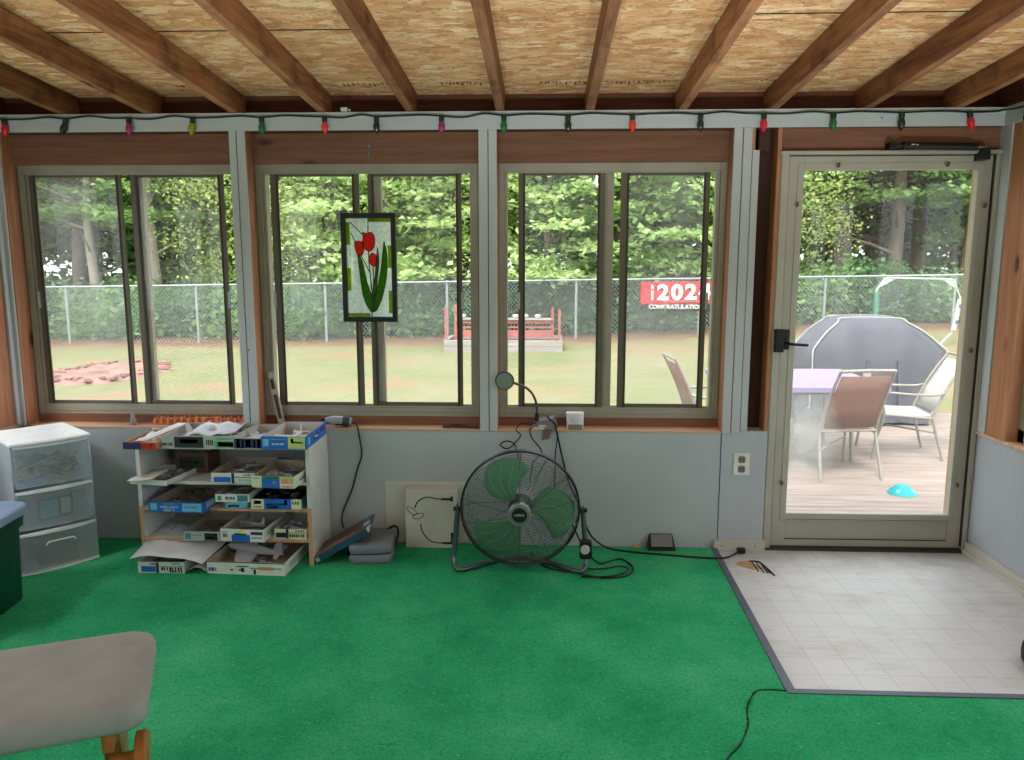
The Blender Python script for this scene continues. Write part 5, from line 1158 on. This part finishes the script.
for zv in (.27, .55): MB().box(7.20+(zv-.15)*.13-.012, 7.20+(zv-.15)*.13+.025, 10.338, 10.346, zv, zv+.06).build('logo_mark', plain('goal_mark', (60, 86, 160)), sl)
MB().prism([(5.96, 1.055), (6.16, 1.06), (5.88, .90)], 10.396, 10.404, 'y').build('corner_gusset', M_gw, t); MB().prism([(7.13, 1.035), (6.93, 1.045), (7.19, .88)], 10.396, 10.404, 'y').build('corner_gusset', M_gw, t)
nt_ = MB()
for k in range(28):
    x = 5.9+1.24*k/27; nt_.tube([(x, 10.42, 1.04), (x, 11.0, .5), (x, 11.3, gz(x, 11.3)+.02)], .0022, 4)
for k in range(22):
    f_ = k/21; zv = 1.04*(1-f_)+(-.05)*f_; yv = 10.42+.88*f_
    nt_.tube([(5.9, yv, zv), (7.14, yv, zv)], .0022, 4)
nt_.build('net', plain('net_grey', (104, 116, 110), .7), t)

# ------------------------------------------------------------------ trees and shrubs
def leaves(cent, size, droop, seed):
    rg = np.random.default_rng(seed); n = len(cent)
    a = rg.uniform(0, 2*PI, n); el = rg.normal(-.15, droop, n); s = size*rg.uniform(.6, 1.35, n)
    d = np.stack([np.cos(a)*np.cos(el), np.sin(a)*np.cos(el), np.sin(el)], 1)
    sd = np.stack([-np.sin(a), np.cos(a), np.zeros(n)], 1)
    roll = rg.normal(0, .5, n); up = np.cross(d, sd); sd2 = sd*np.cos(roll)[:, None]+up*np.sin(roll)[:, None]; up2 = np.cross(d, sd2)
    S_ = s[:, None]
    p0 = cent; p1 = cent+d*S_*.45+sd2*S_*.36-up2*S_*.10; p2 = cent+d*S_; p3 = cent+d*S_*.45-sd2*S_*.36-up2*S_*.10
    v = np.stack([p0, p1, p2, p3], 1).reshape(-1, 3)
    return v
def leafmesh(name, cent, size, droop, mat, seed):
    v = leaves(cent, size, droop, seed); n = len(cent)
    me = bpy.data.meshes.new(name); me.vertices.add(4*n); me.vertices.foreach_set('co', v.astype(np.float32).ravel())
    tri = (np.arange(n)[:, None]*4 + np.array([[0, 1, 2, 0, 2, 3]])).astype(np.int32).ravel()
    me.loops.add(6*n); me.loops.foreach_set('vertex_index', tri)
    me.polygons.add(2*n); me.polygons.foreach_set('loop_start', np.arange(0, 6*n, 3, dtype=np.int32)); me.polygons.foreach_set('loop_total', np.full(2*n, 3, dtype=np.int32))
    me.update(calc_edges=True); me.validate(); me.materials.append(mat)
    return me
def crown_pts(kind, rx, rz0, rz1, n, seed):
    rg = np.random.default_rng(seed); out = []
    k = 0
    while k < n:
        a = rg.uniform(0, 2*PI); u = rg.uniform(0, 1); zc = rz0+(rz1-rz0)*u
        prof = math.sin(PI*min(1, .12+u*.88))**.6 if kind != 'cone' else (1-u*.75)
        rad = rx*prof*math.sqrt(rg.uniform(.08, 1)); c = np.array([rad*math.cos(a), rad*math.sin(a), zc])
        if kind == 'layered': m_ = 62; pts = rg.normal(0, 1, (m_, 3))*np.array([.34, .34, .05])
        elif kind == 'fine': m_ = 90; pts = rg.normal(0, 1, (m_, 3))*np.array([.30, .30, .26]); pts[:, 2] -= .15*np.abs(pts[:, 0])
        else: m_ = 60; pts = rg.normal(0, 1, (m_, 3))*np.array([.30, .30, .18])
        out.append(c+pts); k += m_
    return np.concatenate(out)[:n]
L_mid = make_leaf('leaf_mid_green', (92, 134, 72), (176, 206, 126)); L_yel = make_leaf('leaf_yellow_green', (142, 168, 88), (206, 216, 134)); L_drk = make_leaf('leaf_deep_green', (60, 96, 68), (118, 156, 102)); L_ivy = make_leaf('leaf_ivy', (62, 110, 70), (146, 184, 112))
L_pal = make_leaf('leaf_pale_green', (134, 172, 104), (206, 226, 160))
M_bark = wood('bark', (70, 60, 52), (122, 108, 94), 2); M_barkp = wood('pale_bark', (128, 116, 104), (180, 170, 156), 2)
CR = dict(
    layered=leafmesh('crown_layered', crown_pts('layered', 2.1, 1.15, 6.2, 6800, 1), .185, .35, L_mid, 1),
    layered2=leafmesh('crown_layered_pale', crown_pts('layered', 2.0, 1.1, 6.0, 6800, 2), .18, .35, L_pal, 2),
    fine=leafmesh('crown_fine', crown_pts('fine', 1.9, 1.2, 6.4, 12000, 3), .095, .7, L_yel, 3),
    canopy=leafmesh('crown_canopy', crown_pts('layered', 1.9, 2.9, 7.0, 4200, 8), .19, .35, L_mid, 8),
    dense=leafmesh('crown_dense', crown_pts('dense', 2.3, 1.9, 7.5, 6500, 4), .24, .5, L_drk, 4),
    dense2=leafmesh('crown_dense_mid', crown_pts('dense', 2.4, .2, 8.0, 8500, 5), .24, .5, L_mid, 5),
    shrub=leafmesh('shrub_leaves', crown_pts('dense', .95, .02, 1.1, 2000, 6), .135, .5, L_ivy, 6),
    shrub2=leafmesh('shrub_leaves_dark', crown_pts('dense', 1.0, .02, 1.25, 2000, 7), .135, .5, L_drk, 7))
def trunkmesh(h, r, seed, lean=0.0):
    q = random.Random(seed); pts = [(lean*z_/h+.06*math.sin(z_*1.3+seed), .05*math.cos(z_*1.1+seed), z_) for z_ in np.linspace(-.15, h, 9)]
    mb = MB().tube(pts, [r*(1.15-.7*i/8) for i in range(9)], 9)
    for k in range(7):
        z_ = h*(.25+.1*k); a = q.uniform(0, 6.28); p0 = Vector((lean*z_/h+.06*math.sin(z_*1.3+seed), .05*math.cos(z_*1.1+seed), z_)); L_ = q.uniform(.9, 1.8)
        mb.tube([p0, p0+Vector((math.cos(a)*L_*.5, math.sin(a)*L_*.5, .25)), p0+Vector((math.cos(a)*L_, math.sin(a)*L_, .45))], [r*.32, r*.2, r*.08], 6)
    return mb
TR = [trunkmesh(6.0, .13, 1), trunkmesh(6.5, .20, 2, .3), trunkmesh(7.5, .33, 3), trunkmesh(6.2, .09, 4, -.3)]
TRM = {}
def tree(kind, tk, x, y, s, rz, label, bark=None, group='trees beyond the fence', name='tree', dz=0.0):
    r = thing(name, label, 'tree' if name == 'tree' else 'shrub', (x, y, gz(x, y)-.02), rz, group)
    r.scale = (s, s, s)
    o = bpy.data.objects.new('foliage', CR[kind]); COL.objects.link(o); o.parent = r; o.location = (0, 0, dz)
    if tk is not None:
        key = (tk, bark.name if bark else '')
        if key not in TRM: b_ = TR[tk].build('trunk', bark or M_bark, r, local=True, smooth=60); TRM[key] = b_.data
        else: b_ = bpy.data.objects.new('trunk', TRM[key]); COL.objects.link(b_); b_.parent = r
    return r
A = 'leafy tree just beyond the fence seen through the '
tree('canopy', 0, -11.2, 15.6, .95, .3, 'layered green tree with pale trunk at the left of the left window', M_barkp)
tree('canopy', 0, -9.55, 15.4, .92, 1.2, 'pale straight trunked tree right of the mullion in the left window', M_barkp)
tree('fine', 0, -7.4, 15.6, .95, 1.2, 'feathery yellow green tree at the right end of the left window', M_barkp)
tree('layered2', 3, -8.6, 18.0, 1.0, 2.0, 'pale layered tree behind the two trees in the left window', M_barkp)
tree('fine', 0, -5.3, 15.8, 1.05, 2.6, 'feathery yellow green tree at the left of the tulip window')
tree('layered2', 0, -3.7, 14.9, 1.0, 4.0, 'pale leafed tree just left of the tulip panel')
tree('fine', 1, -2.2, 16.2, 1.1, .8, 'yellow green tree to the right of the tulip panel')
tree('layered2', 3, .0, 14.6, .95, 3.3, 'pale leafed tree at the left of the lamp window')
tree('layered', 1, 1.8, 15.4, 1.0, 5.0, 'green layered tree in the middle of the lamp window')
tree('layered2', 0, 3.6, 15.0, 1.0, 1.7, 'pale leafed tree above the red banner')
tree('fine', 0, 5.4, 15.4, .95, .2, 'bright yellow green tree at the upper left of the door glass')
tree('canopy', 2, 7.3, 16.4, .95, 2.2, 'green tree with thick dark trunk behind the covered grill')
tree('canopy', 1, 8.5, 15.8, .92, 3.9, 'layered tree with twin-looking trunk in the middle of the door glass')
tree('canopy', 1, 10.0, 15.4, .92, 5.3, 'pale leafed tree at the right edge of the door glass')
for x, y, k, sc_, lab in [(-12.3, 16.8, 1, 1.0, 'tall bare trunked tree at the far left of the left window'), (-10.3, 18.0, 0, 1.1, 'slim pale trunked tree just left of the mullion in the left window'), (6.3, 16.6, 3, 1.0, 'slim leaning tree at the left side of the door glass'), (7.9, 18.2, 1, 1.1, 'dark trunked tree behind the twin-looking trunk'), (9.6, 17.0, 1, 1.0, 'dark straight tree at the right side of the door glass')]:
    tree('canopy', k, x, y, sc_, x, lab, M_barkp if k == 0 else None)
q = random.Random(21)
for i, x in enumerate([-24.5, -22.0, -19.4, -17.0, -14.5, -12.4, -10.3, -7.2, -5.0, -2.6, -.6, 1.6, 3.9, 6.0, 9.3, 11.6, 13.5, 16.0, 18.5]):
    tree('dense' if i % 3 else 'dense2', i % 4, x+q.uniform(-.4, .4), 19.0+q.uniform(-.8, .8), q.uniform(.9, 1.1), q.uniform(0, 6), 'dark dense tree in the second row of the woods', group='second row of woodland trees')
for i in range(21):
    tree('dense2' if i % 2 else 'dense', 2, -31+i*2.9+q.uniform(-.5, .5), 24.5+q.uniform(-1, 1), q.uniform(1.2, 1.45), q.uniform(0, 6), 'tall dense tree at the back of the woods', group='back row of woodland trees')
for i, x in enumerate(np.arange(-20.1, 16.2, 1.32)):
    tree('shrub' if i % 3 else 'shrub2', None, float(x)+q.uniform(-.25, .25), 14.3+q.uniform(-.2, .4), q.uniform(.85, 1.1), q.uniform(0, 6), 'leafy green shrub crowding the back of the chain-link fence', group='shrubs behind the fence', name='shrub')

# ------------------------------------------------------------------ light
w = bpy.data.worlds.new('sky'); SC.world = w; w.use_nodes = True; nt = w.node_tree
bg = nt.nodes['Background']; bg.inputs[0].default_value = (.92, .97, 1.0, 1); bg.inputs[1].default_value = 3.2
sl_ = bpy.data.lights.new('sun', 'SUN'); sl_.energy = 5.6; sl_.angle = R(18); sl_.color = (1, .96, .88)
so = bpy.data.objects.new('sun', sl_); COL.objects.link(so); so.rotation_euler = (R(38), 0, R(-25))
def lamp(x, y, z_, e, r_, c=(1, .96, .92)):
    l_ = bpy.data.lights.new('room_lamp', 'POINT'); l_.energy = e; l_.shadow_soft_size = r_; l_.color = c
    o_ = bpy.data.objects.new('room_lamp', l_); COL.objects.link(o_); o_.location = (x, y, z_)
lamp(.57, -4.4, 2.17, 26, .06, (1, .90, .78))
for x in (-2.25, -.55, .15, 1.0, 1.75):                                   # added unseen fill spots near the floor, aimed up to brighten the roof boards
    l_ = bpy.data.lights.new('ceiling_fill_spot', 'SPOT'); l_.energy = 98; l_.spot_size = R(66); l_.spot_blend = .7; l_.shadow_soft_size = .12; l_.color = (.95, .98, 1)
    o_ = bpy.data.objects.new('ceiling_fill_spot', l_); COL.objects.link(o_); o_.location = (x, -2.9, .12); o_.rotation_euler = (R(90+54), 0, 0)

# ------------------------------------------------------------------ camera
cd = bpy.data.cameras.new('camera'); cam = bpy.data.objects.new('camera', cd); COL.objects.link(cam)
cd.sensor_width = 36; cd.lens = 780.12/1024*36; cd.clip_start = .05
cam.location = (0, -3.6, 1.3556); cam.rotation_euler = (R(90-8.668), 0, R(2.308))
SC.camera = cam
SC.view_settings.view_transform = 'Standard'; SC.view_settings.look = 'None'; SC.view_settings.gamma = 1; SC.view_settings.use_curve_mapping = False
SC.view_settings.exposure = 0.0
SC.cycles.max_bounces = 10; SC.cycles.transparent_max_bounces = 24; SC.cycles.use_denoising = True
